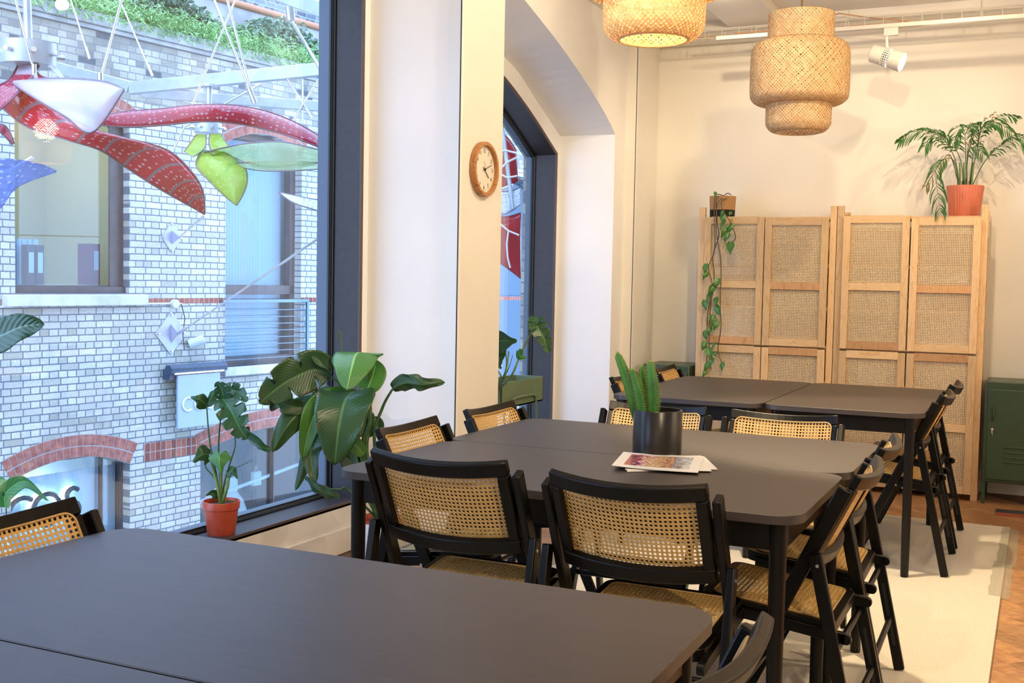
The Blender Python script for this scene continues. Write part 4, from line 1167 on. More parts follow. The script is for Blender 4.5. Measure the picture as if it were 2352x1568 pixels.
sl = empty('track_spotlight', (-.87, 6.99, 2.79), 0, 'white adjustable spotlight glowing at the upper right', 'spotlight')
MB().box((-.035, -.018, -.045), (.045, .018, 0)).build('track_adapter', whitemetal_m, sl, bevel=.003)
MB().tube([(-.02, 0, -.045), (-.015, 0, -.12)], .009, 10).build('arm', whitemetal_m, sl, smooth=40)
hd = MB(); hdir = Vector((.92, -.12, -.36)).normalized(); c0 = Vector((-.10, .01, -.135))
def along(a): return c0+hdir*a
hd.tube([along(-.0), along(.004), along(.075)], [.046, .052, .052], 28)
ho = hd.build('lamp_head', whitemetal_m, sl, smooth=40)
MB().tube([along(.075), along(.115)], .044, 28).build('inner_core', gasket_m, sl, smooth=40)
gr = MB(); q = hdir.to_track_quat('Z', 'Y')
for k in range(26):
    a = 2*PI*k/26; d = q @ Vector((math.cos(a)*.052, math.sin(a)*.052, 0)); gr.bar(along(.072)+d, along(.118)+d, .005, .003, up=d)
for a in (.083, .094, .106):
    gr.tube([along(a)+q @ Vector((math.cos(2*PI*k/30)*.052, math.sin(2*PI*k/30)*.052, 0)) for k in range(31)], .0024, 5, False)
gr.build('cooling_grille', whitemetal_m, sl)
MB().tube([along(.117), along(.122), along(.185), along(.189)], [.054, .055, .057, .053], 28, False).build('lamp_head', whitemetal_m, sl, smooth=40)
lm_ = mat('glowing_lens', (1, 1, 1), .3); bsdf(lm_).inputs['Emission Color'].default_value = (1, .93, .78, 1); bsdf(lm_).inputs['Emission Strength'].default_value = 30
MB().tube([along(.18), along(.187)], .051, 28).build('lens', lm_, sl, smooth=40)
for o in bpy.data.objects:
    if o.type == 'LIGHT' and o.name == 'track_and_fill_spot':
        o.location = sl.location+along(.21); o.rotation_euler = hdir.to_track_quat('-Z', 'Y').to_euler()
# ceiling pipe fragment and round fitting at the top
MB()
cf = MB().lathe([(0, 0), (.22, 0), (.24, .02), (.24, .03), (0, .03)], 40)
co = cf.build('ceiling_fitting', whitemetal_m, smooth=40); co.location = (-.62, 6.6, ZC-.031)
tag(co, 'round white fitting on the ceiling at the top edge', 'ceiling fitting')

# ================================================================== PLANTER BY THE SECOND WINDOW
pt = empty('planter_box', (-2.80, 5.95, 0), 0, 'sage green metal planter box on a tube stand in the window recess', 'planter')
b = MB().poly(rect(-.29, .29, -.10, .10), [], lambda a, b: (b, a, .565), lambda a, b: (b, a, .575))
b.box((-.10, -.29, .565), (-.094, .29, .712)).box((.094, -.29, .565), (.10, .29, .712)).box((-.10, -.29, .565), (.10, -.284, .712)).box((-.10, .284, .565), (.10, .29, .712))
b.build('trough', planter_m, pt, bevel=.001)
MB().box((-.093, -.283, .60), (.093, .283, .645)).build('soil', soil_m, pt)
for x in (.108, -.108):
    for s_ in (1,):
        tb = MB(); tb.tube(bez([(x, -.24, 0), (x, -.20, .40), (x, -.165, .585), (x, -.13, .615), (x, 0, .618), (x, .13, .615), (x, .165, .585), (x, .20, .40), (x, .24, 0)], 40), .008, 10)
        tb.build('stand_loop', planter_m, pt, smooth=60)
tb = MB(); tb.tube([(-.108, -.2, .40), (.108, -.2, .40)], .006, 8); tb.tube([(-.108, .2, .40), (.108, .2, .40)], .006, 8); tb.build('cross_bar', planter_m, pt, smooth=60)

# ================================================================== LEAVES
def leaf(mb, mid, width, up=(0, 0, 1), fold=.25, ruff=.0, n=22, m=7, shape='strel', cup=0, split=None, side=None):
    """mid: midrib points; width: full width; up: surface normal hint; fold: raise of the halves"""
    if split: n = 56; m = 9
    ax = bez(mid, n); up = Vector(up)
    base = len(mb.v)
    for i, c in enumerate(ax):
        t = i/n
        d = (ax[min(i+1, n)]-ax[max(i-1, 0)]).normalized()
        s = Vector(side).normalized() if side else d.cross(up)
        s = (s-d*s.dot(d)).normalized(); nn = s.cross(d).normalized()
        if shape == 'strel': w = max(0, math.sin(PI*min(1, t**.72)))**.62
        elif shape == 'heart': w = (.55+.75*max(0, math.sin(PI*min(1, t*1.15+.12))))*(max(0, 1-t)**.42)*.9
        elif shape == 'mon': w = max(0, math.sin(PI*(t*.93+.05)))**.55*(1.05-.35*t)
        else: w = max(0, math.sin(PI*t))**.8
        if t >= .999: w = .002
        for k in range(-m, m+1):
            q = k/m; ww = w*width/2; w0_ = ww
            if split and abs(q) > .3 and t > .10:
                # deep fingers of a split leaf
                ph = (t*split - abs(q)*.35 + (.3 if q < 0 else 0)) % 1
                sl = .26 if shape == 'mon' else .15
                if ph < sl: ww *= 1-(.62*(1-(abs(ph-sl/2)/(sl/2))**2))*(abs(q)-.3)/.7*1.25
            h = fold*abs(q)*w0_ + ruff*math.sin(t*19+q*3+(2 if k < 0 else 0))*abs(q)**2 - cup*q*q*ww
            dd = -d*.22*abs(q)*w0_ if shape in ('strel', 'mon') else Vector((0, 0, 0))
            if shape == 'heart' and t < .12: dd = -d*width*.22*math.sin(PI*min(1, abs(q)))*(1-t/.12)
            mb.v.append(tuple(c+s*(q*ww)+nn*h+dd)); mb.uv.append((q*.5+.5, t))
    K = 2*m+1
    for i in range(n):
        for k in range(K-1):
            a = base+i*K+k; mb.f.append((a, a+1, a+K+1, a+K)); mb.mi.append(0)
    return mb
def plantparts(t, leaves, stems, lm=strel_m, sm_=stem_m):
    o = t.location
    for st in stems:
        pts, r = st[0], st[1]
        MB().tube([Vector(p)-o for p in bez(pts, 14)], [r*(1-.45*i/14) for i in range(15)], 8).build('stem', st[2] if len(st) > 2 else sm_, t, smooth=60)
    for kw in leaves:
        kw = dict(kw); m_ = kw.pop('mat', lm); mid = [Vector(p)-o for p in kw.pop('mid')]
        mb = MB(); leaf(mb, mid, **kw); mb.build('leaf', m_, t, smooth=80, solid=.0006)
# --- strelitzia in the white ribbed pot
sp_ = Zp(850, 1283, 0); spx, spy = -2.52, 4.13
wp = empty('ribbed_pot', (spx, spy, .0), 0, 'white ribbed pot on the floor behind the middle table leg', 'pot')
MB().lathe([(0, 0), (.088, 0), (.092, .006), (.110, .235), (.110, .25), (.103, .25), (.100, .20), (0, .20)], 144, ribs=48, amp=.0013).build('pot_body', whitepot_m, wp, smooth=60)
MB().lathe([(.0885, .20), (.1, .262), (.105, .264), (.098, .258), (.094, .21)], 40).build('red_inner_pot_rim', terra_m, wp, smooth=50)
MB().lathe([(.098, .23), (0, .236)], 24).build('soil', soil_m, wp, smooth=180)
st_t = empty('strelitzia', (spx, spy, .23), 0, 'large strelitzia with big torn leaves growing in the white ribbed pot', 'plant')
D0 = (Vector((spx, spy, .5))-CAM).dot(_w)
def C4(x, y, dd=0): return Wd(420+x/3.409, 780+y/3.409, D0+dd)     # a point on the enlarged crop of the plants
B0 = Vector((spx, spy, .23))
lv = [
 dict(mid=[C4(1440, 400, .02), C4(1500, 240, .05), C4(1500, 150, .03)], width=.12, side=(.9, .3, 0), fold=.1, mat=strelL_m, n=14),
 dict(mid=[C4(1500, 130, .03), C4(1370, 100, -.04), C4(1320, 230, -.14), C4(1285, 395, -.17)], width=.20, side=(.95, .35, .0), fold=.12, mat=strelL_m),
 dict(mid=[C4(1140, 270, 0), C4(1020, 235, -.02), C4(830, 320, -.06), C4(690, 420, -.07), C4(600, 500, -.08)], width=.175, side=(-.35, -.2, .9), fold=.12, ruff=.006, split=3.6),
 dict(mid=[C4(1170, 285, 0), C4(1100, 190, -.04), C4(1010, 130, -.06)], width=.06, side=(.5, .2, -.5), fold=.3),
 dict(mid=[C4(1340, 400, .02), C4(1270, 480, -.10), C4(1220, 700, -.15), C4(1190, 980, -.13)], width=.245, side=(.88, .42, .05), fold=-.12, ruff=.008),
 dict(mid=[C4(1330, 400, .02), C4(1080, 520, -.03), C4(990, 700, -.06), C4(940, 930, -.04)], width=.10, side=(.8, .4, -.1), fold=-.5, mat=strelL_m, ruff=.004),
 dict(mid=[C4(1180, 380, .05), C4(1060, 510, .02), C4(930, 560, 0), C4(800, 700, -.03), C4(700, 880, -.04)], width=.13, side=(-.6, -.3, .75), fold=-.35, ruff=.006),
 dict(mid=[C4(940, 530, .0), C4(840, 520, -.02), C4(740, 490, -.02), C4(690, 560, -.02)], width=.075, side=(.1, 0, 1), fold=.3, ruff=.005),
 dict(mid=[C4(1640, 385, -.02), C4(1740, 340, -.05), C4(1880, 350, -.08), C4(2050, 330, -.06)], width=.075, side=(-.2, -.3, .9), fold=.45, ruff=.012),
 dict(mid=[C4(1180, 520, .03), C4(1060, 760, .0), C4(1000, 900, -.03), C4(1040, 1120, -.05)], width=.10, side=(.8, .4, 0), fold=-.3, ruff=.006),
 dict(mid=[C4(1120, 640, .08), C4(980, 880, .06), C4(930, 1050, .05), C4(880, 1180, .05)], width=.05, side=(.8, .4, 0), fold=.2),
 dict(mid=[C4(960, 1080, .03), C4(1040, 1160, 0), C4(1150, 1210, -.02), C4(1230, 1225, -.02)], width=.06, side=(.0, -.3, .9), fold=.2, ruff=.006),
 dict(mid=[C4(1420, 900, -.05), C4(1300, 760, -.07), C4(1240, 650, -.08)], width=.075, side=(.9, .3, .1), fold=.15, mat=strelL_m),
 dict(mid=[C4(1430, 760, .05), C4(1440, 650, .05), C4(1490, 570, .05)], width=.08, side=(.9, .4, .1), fold=.15),
 dict(mid=[C4(1500, 760, .05), C4(1530, 660, .05), C4(1500, 600, .05)], width=.055, side=(.9, .4, .1), fold=.15),
 dict(mid=[C4(1330, 1000, .02), C4(1310, 860, .02), C4(1350, 700, .02)], width=.10, side=(.9, .4, .1), fold=.15),
]
sts = [
 ([B0, C4(1440, 900, 0), C4(1470, 600, .03), C4(1440, 240, .04)], .011),
 ([B0+Vector((.02, 0, 0)), C4(1500, 800, 0), C4(1560, 540, 0), C4(1640, 388, -.02)], .0095),
 ([B0, C4(1400, 900, 0), C4(1470, 640, 0), C4(1420, 450, .02), C4(1330, 395, .02)], .012),
 ([B0, C4(1380, 850, 0), C4(1330, 560, 0), C4(1240, 360, 0), C4(1140, 272, 0)], .010),
 ([B0, C4(1390, 900, -.02), C4(1340, 760, -.03), C4(1280, 640, -.04)], .008),
 ([B0+Vector((-.02, 0, 0)), C4(1350, 900, 0), C4(1260, 500, .03), C4(1170, 400, .05)], .009),
 ([B0+Vector((-.02, .02, 0)), C4(1300, 900, .03), C4(1240, 0, .02), C4(1205, -5, .02)], .0045),
 ([B0, C4(1300, 1180, 0), C4(1230, 1172, -.02), C4(1130, 1168, -.02)], .006),
 ([B0, C4(1360, 950, .02), C4(1430, 820, .05), C4(1440, 700, .05)], .008),
 ([B0, C4(1430, 1200, -.03), C4(1340, 850, -.05), C4(1310, 760, -.06)], .008),
]
plantparts(st_t, lv, sts)
# --- monstera in the terracotta plastic pot on the sill
rp0 = Xp(508, 1226, -3.0); rpx, rpy = -3.0, rp0.y
rt = empty('plant_pot', (rpx, rpy, .2255), 0, 'red plastic plant pot on the dark window sill', 'pot')
MB().lathe([(0, 0), (.053, 0), (.055, .004), (.0685, .110), (.0735, .112), (.0755, .140), (.0745, .142), (.070, .142), (.066, .118), (0, .118)], 48).build('pot_body', terra_m, rt, smooth=40)
MB().lathe([(.0675, .122), (.03, .129), (0, .126)], 24).build('soil', soil_m, rt, smooth=180)
mt = empty('monstera', (rpx, rpy, .348), 0, 'young monstera with split leaves growing in the red pot', 'plant')
D1 = (Vector((rpx, rpy, .4))-CAM).dot(_w)
def C5(x, y, dd=0): return Wd(420+x/3.409, 780+y/3.409, D1+dd)
B1_ = Vector((rpx, rpy, .345))
lv = [
 dict(mid=[C5(320, 460, 0), C5(300, 380, -.02), C5(260, 330, -.03)], width=.09, side=(.9, .4, -.3), fold=.1, shape='mon', split=4),
 dict(mid=[C5(310, 460, 0), C5(380, 560, -.04), C5(440, 680, -.06), C5(500, 780, -.06)], width=.135, side=(.85, .4, .1), fold=-.12, shape='mon', split=4.5, ruff=.003),
 dict(mid=[C5(330, 400, .02), C5(420, 400, 0), C5(510, 480, -.02)], width=.075, side=(.3, .3, .9), fold=-.2, shape='mon', split=4),
 dict(mid=[C5(185, 505, 0), C5(130, 470, -.03), C5(60, 450, -.03)], width=.065, side=(.1, .1, 1), fold=-.4, shape='heart'),
 dict(mid=[C5(190, 500, 0), C5(240, 430, -.01), C5(300, 370, -.01)], width=.045, side=(.4, .1, .9), fold=.4, shape='heart'),
 dict(mid=[C5(400, 690, .02), C5(500, 770, -.03), C5(600, 830, -.06), C5(690, 870, -.06)], width=.125, side=(.5, .35, -.7), fold=-.2, shape='heart', ruff=.003),
 dict(mid=[C5(200, 900, 0), C5(150, 900, -.02), C5(80, 960, -.03)], width=.085, side=(-.3, 0, .9), fold=-.25, shape='heart'),
 dict(mid=[C5(290, 900, -.05), C5(285, 950, -.06), C5(300, 1045, -.06)], width=.095, side=(.9, .4, 0), fold=.25, shape='heart', mat=monL_m),
 dict(mid=[C5(350, 1040, .0), C5(390, 1030, -.01), C5(430, 1090, -.02)], width=.05, side=(.4, .3, .8), fold=.2, shape='heart'),
 dict(mid=[C5(270, 1220, .0), C5(230, 1200, -.01), C5(180, 1220, -.02)], width=.035, side=(0, 0, 1), fold=.2, shape='heart'),
 dict(mid=[C5(340, 1265, -.05), C5(390, 1270, -.05), C5(430, 1270, -.05)], width=.025, side=(.3, -.6, .3), fold=.2, shape='heart', mat=monL_m),
]
sts = [
 ([B1_, C5(260, 1050, 0), C5(210, 800, 0), C5(185, 505, 0)], .0048),
 ([B1_, C5(290, 1050, 0), C5(280, 800, 0), C5(312, 460, 0)], .0052),
 ([B1_, C5(330, 1100, 0), C5(390, 900, .01), C5(410, 820, .02), C5(400, 690, .02)], .0042),
 ([B1_, C5(280, 1150, 0), C5(230, 1060, 0), C5(180, 1000, 0), C5(190, 920, 0)], .004),
 ([B1_, C5(300, 1150, -.02), C5(300, 1000, -.05), C5(290, 900, -.05)], .007, stemL_m),
 ([B1_, C5(340, 1180, -.02), C5(360, 1080, 0), C5(350, 1040, 0)], .008, stemL_m),
 ([B1_, C5(280, 1180, -.02), C5(240, 1020, 0), C5(225, 960, 0)], .009, stemL_m),
 ([C5(330, 1060, 0), C5(420, 1000, 0), C5(510, 960, 0)], .0022),
]
plantparts(mt, lv, sts, mon_m)
# --- plants at the left edge: big silvery leaf and a low arching one
gp1 = Vector((-3.0, 2.32, .2255))
gt = empty('plant_pot', gp1, 0, 'dark pot on the window sill outside the left edge of the view', 'pot')
MB().lathe([(0, 0), (.058, 0), (.062, .01), (.07, .13), (.066, .13), (.06, .11), (0, .11)], 40).build('pot_body', blackpot_m, gt, smooth=40)
MB().lathe([(.062, .108), (0, .112)], 24).build('soil', soil_m, gt, smooth=180)
lt = empty('calathea', gp1+Vector((0, 0, .11)), 0, 'glossy corrugated leaf plant entering at the left edge', 'plant')
Bx = gp1+Vector((0, 0, .11))
dL = 3.75
plantparts(lt, [
  dict(mid=[Wd(-60, 775, dL), Wd(-10, 775, dL-.02), Wd(50, 750, dL-.05), Wd(102, 745, dL-.06)], width=.115, side=(.15, .1, .9), fold=-.15, ruff=.005, shape='strel', mat=corr_m),
  dict(mid=[Wd(12, 1165, 3.9), Wd(15, 1130, 3.88), Wd(60, 1105, 3.85), Wd(112, 1150, 3.82)], width=.06, side=(-.2, -.3, .9), fold=-.3, mat=monL_m),
  dict(mid=[Wd(12, 1140, 3.9), Wd(0, 1110, 3.9), Wd(-30, 1100, 3.9)], width=.05, side=(-.2, -.3, .9), fold=-.3, mat=monL_m)],
  [([Bx, Wd(-120, 1000, dL), Wd(-90, 850, dL), Wd(-50, 775, dL)], .006), ([Bx, Wd(-20, 1240, 3.95), Wd(12, 1200, 3.93), Wd(12, 1135, 3.9)], .0035)], mon_m)
# --- plants in the planter
pl = empty('monstera', (-2.80, 5.80, .645), 0, 'monstera with one tall drooping leaf growing in the green planter', 'plant')
DP = 6.0
def C6(x, y, dd=0): return Wd(1000+x/4.612, 680+y/4.612, DP+dd)
BB = Vector((-2.80, 5.76, .64))
plantparts(pl, [
  dict(mid=[C6(1050, 235, 0), C6(1085, 330, -.04), C6(1150, 450, -.06), C6(1200, 600, -.06)], width=.115, side=(.8, .5, .1), fold=-.25, shape='mon', split=5),
  dict(mid=[C6(1060, 230, 0), C6(1030, 290, -.03), C6(1020, 340, -.03)], width=.06, side=(.8, .5, .1), fold=-.2, shape='heart'),
  dict(mid=[C6(600, 520, 0), C6(700, 470, -.04), C6(790, 470, -.08), C6(866, 470, -.10)], width=.13, side=(.1, -.3, 1), fold=-.3, shape='heart'),
  dict(mid=[C6(640, 560, .05), C6(670, 640, .03), C6(690, 730, .03)], width=.10, side=(.8, .5, .1), fold=-.2, shape='heart'),
  dict(mid=[C6(880, 580, 0), C6(900, 640, -.02), C6(965, 655, -.03)], width=.05, side=(.3, .2, .8), fold=.2, shape='heart', mat=monL_m),
  dict(mid=[C6(620, 720, 0), C6(660, 730, -.03), C6(700, 770, -.03)], width=.06, side=(.1, 0, 1), fold=-.2, shape='heart')],
  [([BB, C6(800, 850, 0), C6(900, 620, 0), C6(1040, 330, 0)], .007, stemL_m), ([BB, C6(740, 800, 0), C6(745, 600, 0), C6(700, 480, 0)], .004),
   ([BB, C6(700, 880, .02), C6(660, 780, .02), C6(640, 700, .02)], .005, stemL_m), ([BB, C6(730, 860, 0), C6(770, 650, 0), C6(775, 580, 0)], .006, stemL_m),
   ([BB, C6(760, 800, 0), C6(820, 620, 0)], .003), ([BB, C6(690, 860, 0), C6(640, 790, 0)], .004, stemL_m)], mon_m)

# --- trailing pothos
pth = empty('pothos', (-1.972, 7.52, 1.843), 0, 'trailing pothos with long bare vines hanging over the left cabinet', 'plant')
def C7(x, y, dd=0): return Yp(1560+x/2.97, 400+y/2.97, 7.36+dd)
vines = [
 [C7(300, 145, .14), C7(245, 150, .04), C7(240, 330, -.02), C7(245, 450, -.02), C7(235, 540, -.02), C7(200, 640, -.03), C7(225, 760, -.03), C7(195, 950, -.03), C7(190, 1150, -.03), C7(185, 1370, -.03)],
 [C7(310, 160, .14), C7(255, 160, .04), C7(260, 330, -.02), C7(270, 420, -.03), C7(230, 560, -.03), C7(240, 700, -.03), C7(215, 900, -.03), C7(205, 1100, -.03), C7(215, 1330, -.03)],
 [C7(330, 150, .14), C7(262, 200, .02), C7(255, 400, -.03), C7(285, 600, -.03), C7(280, 900, -.03), C7(285, 1050, -.03), C7(265, 1200, -.03), C7(300, 1310, -.04)],
 [C7(350, 150, .14), C7(290, 190, .02), C7(300, 250, -.02), C7(350, 330, -.04), C7(385, 430, -.04), C7(350, 470, -.04)],
 [C7(300, 150, .14), C7(330, 130, .08), C7(355, 140, .06)],
]
for v in vines: MB().tube([p-pth.location for p in bez(v, 40)], .0030, 6).build('vine', vine_m, pth, smooth=60)
random.seed(11)
pl_leaves = [(248, 135, 30), (300, 300, 60), (310, 340, 55), (325, 390, 70), (340, 430, 55), (365, 365, 55), (350, 500, 75), (350, 270, 30), (300, 265, 35),
 (180, 640, 60), (195, 690, 50), (268, 740, 60), (235, 790, 65), (215, 840, 60), (255, 870, 60), (180, 890, 65), (250, 930, 65), (230, 990, 60), (262, 1030, 60), (250, 1010, 50), (212, 1065, 50),
 (172, 1100, 60), (180, 1170, 55), (190, 1220, 75), (245, 1165, 40), (240, 1225, 35), (205, 1310, 55), (225, 1280, 50), (300, 1310, 55), (185, 1360, 45)]
for x, y, sz in pl_leaves:
    L = sz/2.97/FPX*8.1
    a = random.uniform(-.6, .6); p0 = C7(x+random.uniform(-4, 4), y-sz*.45, -.045); p1 = p0+Vector((math.sin(a)*L*.5, -.012, -L*.5)); p2 = p0+Vector((math.sin(a)*L, -.006, -L))
    mb = MB(); leaf(mb, [p-pth.location for p in (p0, p1, p2)], L*.72, side=(1, random.uniform(-.8, .8), random.uniform(-.3, .3)), fold=random.uniform(-.3, .3), n=8, m=3, shape='heart')
    mb.build('leaf', pothos_m, pth, smooth=80)

# --- palm
pm_ = empty('palm', (-.462, 7.53, 1.888), 0, 'arching green palm with drooping fronds on the right cabinet', 'plant')
def C8(x, y, dd=0): return Yp(1900+x/3.267, 60+y/3.267, 7.53+dd)
def frond(pts, nl, ll, dry=0, droop=.7, start=.35):
    ax = bez(pts, 30); o = pm_.location
    MB().tube([p-o for p in ax], [.0035*(1-.8*i/30) for i in range(31)], 5).build('frond_stem', stem_m if not dry else vine_m, pm_, smooth=60)
    mb = MB()
    for i in range(nl):
        t = start+(1-start)*i/(nl-1); q = min(29, int(t*30)); c = ax[q]; d = (ax[q+1]-ax[q]).normalized()
        for s_ in (-1, 1):
            sd_ = d.cross(Vector((0, -.6, .8))).normalized()*s_
            L = ll*(.55+.45*math.sin(PI*min(1, (t-start)/(1-start)*.9+.15)))*random.uniform(.8, 1.1)
            e1 = c+(d*.8+sd_*.7).normalized()*L*.5+Vector((0, 0, -droop*L*.12)); e2 = c+(d*.8+sd_*.55).normalized()*L*.8+Vector((0, random.uniform(-.02, .02), -droop*L*.62))
            leaf(mb, [c-o, e1-o, e2-o], .0115, side=(random.uniform(.3, 1), random.uniform(-1, 1), .2), fold=.2, n=6, m=1, shape='x')
    mb.build('frond_leaflets', palmdry_m if dry else palm_m, pm_, smooth=80)
Pb = Vector((-.462, 7.53, 1.89))
frond([Pb+Vector((-.03, 0, 0)), C8(960, 1000, -.02), C8(860, 840, -.06), C8(700, 780, -.10), C8(550, 850, -.12)], 20, .13)
frond([Pb+Vector((-.01, 0, 0)), C8(1000, 1000, -.03), C8(900, 840, -.08), C8(800, 800, -.12), C8(730, 900, -.14)], 14, .12)
frond([Pb, C8(1040, 950, 0), C8(1040, 800, -.02), C8(1110, 740, -.06)], 14, .13)
frond([Pb, C8(1060, 950, -.03), C8(1100, 800, -.08), C8(1010, 760, -.12), C8(950, 860, -.14)], 14, .12)
frond([Pb+Vector((.02, 0, 0)), C8(1130, 900, 0), C8(1160, 770, -.03), C8(1260, 720, -.07), C8(1390, 800, -.10)], 18, .13)
frond([Pb+Vector((.02, 0, 0)), C8(1120, 950, .03), C8(1150, 800, .02), C8(1290, 680, 0), C8(1410, 680, -.03)], 12, .11)
frond([Pb+Vector((.03, 0, 0)), C8(1180, 1020, 0), C8(1300, 900, -.03), C8(1440, 830, -.06), C8(1560, 950, -.1)], 18, .13)
frond([Pb+Vector((.02, 0, 0)), C8(1090, 1000, -.05), C8(1110, 900, -.1), C8(1170, 960, -.14)], 10, .10)
frond([Pb+Vector((.01, 0, 0)), C8(1060, 900, .02), C8(1150, 740, .02), C8(1250, 660, .02)], 6, .09, dry=1)
frond([Pb+Vector((-.03, 0, 0)), C8(950, 1010, -.06), C8(860, 1010, -.14), C8(810, 1100, -.19), C8(830, 1250, -.21), C8(850, 1400, -.21)], 14, .12)
frond([Pb+Vector((-.03, 0, 0)), C8(930, 980, -.06), C8(870, 1000, -.12), C8(800, 1100, -.16), C8(740, 1200, -.17)], 8, .09, dry=1)
cn = MB()
for a, b in ((-.03, .0), (-.012, .015), (.0, -.01), (.03, .01), (.035, -.01)):
    cn.tube([(a, b, -.02), (a*1.1, b, .08), (a*1.25, b, .17)], [.0065, .0055, .004], 7)
cn.build('cane_stems', stemL_m, pm_, smooth=60)
hu = MB()
for a in (-.035, -.01, .005, .03): hu.tube([(a, -.01, -.02), (a-.008, -.018, .05), (a+.004, -.02, .075)], [.006, .004, .001], 5)
hu.build('dry_husk', vine_m, pm_)
# ================================================================== GLASS FLOWERS AND STEELWORK HANGING IN THE COURTYARD
def petal(parent, A, B, m, th=.006, n=26, k=8, bulge=.0, bdir=(.3, -.6, .4), edge=True, name='petal'):
    """curved sheet between two edges; each edge point = (px, py, depth)"""
    a = bez([Wd(*p) for p in A], n); b = bez([Wd(*p) for p in B], n); bd = Vector(bdir).normalized()
    o = parent.location; mb = MB()
    for i in range(n+1):
        for j in range(k+1):
            t = j/k; p = a[i].lerp(b[i], t)+bd*bulge*math.sin(PI*t)*max(0, math.sin(PI*i/n))**.5
            mb.v.append(tuple(p-o)); mb.uv.append((t, i/n))
    for i in range(n):
        for j in range(k):
            q = i*(k+1)+j; mb.f.append((q, q+1, q+k+2, q+k+1)); mb.mi.append(0)
    po = mb.build(name, m, parent, smooth=180, solid=th)
    if edge:
        e = MB(); e.tube([p-o for p in a], .006, 6); e.tube([p-o for p in b], .005, 6); e.build('petal_edge', leadedge_m, po, smooth=60)
    return po
def flower(c, label, cat='hanging sculpture', name='glass_flower'):
    return empty(name, c, 0, label, cat, 'acrylic flowers hanging in the courtyard')
def hub(parent, px, py, dep, r, h, nb=8):
    c = Wd(px, py, dep)-parent.location
    MB().lathe([(r*.93, -h/2), (r, -h/2), (r, h/2), (r*.93, h/2)], 32, tuple(c)).build('hub_ring', galv_m, parent, smooth=40)
    bl_ = MB()
    for i in range(nb):
        a = 2*PI*i/nb+.2; d = Vector((math.cos(a), math.sin(a), 0)); bl_.tube([c+d*r*.98, c+d*(r+.045)], r*.10, 8)
    bl_.build('hub_bolts', steel_m, parent, smooth=40)
    return c
# red flower
F1 = flower(Wd(65, 130, 6.6), 'big red spotted acrylic flower hanging close outside the window')
hub(F1, 65, 125, 6.6, .155, .13)
petal(F1, [(30, 190, 6.55), (120, 250, 6.35), (215, 297, 6.2), (300, 320, 6.3), (385, 345, 6.5), (440, 395, 6.6), (466, 440, 6.65), (470, 490, 6.7)],
      [(-10, 235, 6.5), (60, 290, 6.25), (150, 320, 6.1), (230, 345, 6.15), (290, 385, 6.3), (360, 430, 6.4), (420, 464, 6.55), (470, 492, 6.7)], redA_m, bulge=.06)
petal(F1, [(225, 270, 6.9), (290, 256, 7.1), (370, 250, 7.3), (450, 241, 7.5), (540, 242, 7.7), (620, 258, 7.9), (700, 292, 8.0), (790, 350, 8.1)],
      [(215, 285, 6.9), (290, 292, 6.95), (370, 288, 7.1), (450, 280, 7.3), (520, 281, 7.5), (600, 295, 7.7), (700, 325, 7.8), (790, 365, 8.0)], redB_m, bulge=.05)
petal(F1, [(28, 190, 6.4), (100, 181, 6.3), (190, 182, 6.2), (250, 190, 6.15), (284, 206, 6.1)],
      [(28, 192, 6.4), (90, 232, 6.0), (150, 268, 5.9), (213, 304, 5.9), (284, 208, 6.1)], clear_m, bulge=.06)
petal(F1, [(40, 152, 6.6), (30, 170, 6.5), (10, 190, 6.4), (-60, 215, 6.3)], [(90, 152, 6.6), (70, 180, 6.4), (20, 235, 6.2), (-60, 300, 6.1)], redB_m)
petal(F1, [(75, 150, 6.55), (90, 170, 6.5), (110, 182, 6.4)], [(70, 152, 6.6), (62, 172, 6.5), (75, 186, 6.4)], redB_m, edge=False)
petal(F1, [(45, 150, 6.6), (38, 165, 6.5), (28, 188, 6.45)], [(80, 150, 6.5), (84, 165, 6.45), (90, 190, 6.4)], clear_m, edge=False)
petal(F1, [(110, 152, 6.5), (122, 160, 6.5), (140, 182, 6.4)], [(120, 148, 6.6), (135, 160, 6.6), (150, 182, 6.5)], clear_m, edge=False)
petal(F1, [(-60, 290, 6.6), (0, 285, 6.5), (20, 300, 6.5), (32, 330, 6.5)], [(-60, 300, 6.6), (-10, 300, 6.5), (10, 312, 6.5), (28, 332, 6.5)], redB_m)
petal(F1, [(-40, 360, 6.8), (30, 365, 6.7), (90, 375, 6.7), (130, 392, 6.7)], [(-40, 500, 6.8), (0, 480, 6.8), (40, 430, 6.7), (128, 396, 6.7)], blueac_m, edge=False)
def rod(parent, p, q, r, m, name='rod'):
    o = parent.location; mb = MB().tube([Vector(p)-o, Vector(q)-o], r, 8); return mb.build(name, m, parent, smooth=40)
rod(F1, Wd(65, 100, 6.6), Wd(60, -60, 6.6), .024, galv_m, 'hanging_post')
rod(F1, Wd(75, 152, 6.45), Wd(25, -40, 6.3), .006, steel_m)
rod(F1, Wd(230, 182, 6.25), Wd(290, -40, 6.4), .007, steel_m)
fe = MB()
for p in (Wd(230, 180, 6.25), Wd(78, 160, 6.45)):
    fe.tube([p-F1.location+Vector((0, 0, -.03)), p-F1.location+Vector((0, 0, .03))], .014, 8)
fe.build('fork_end', steel_m, F1)
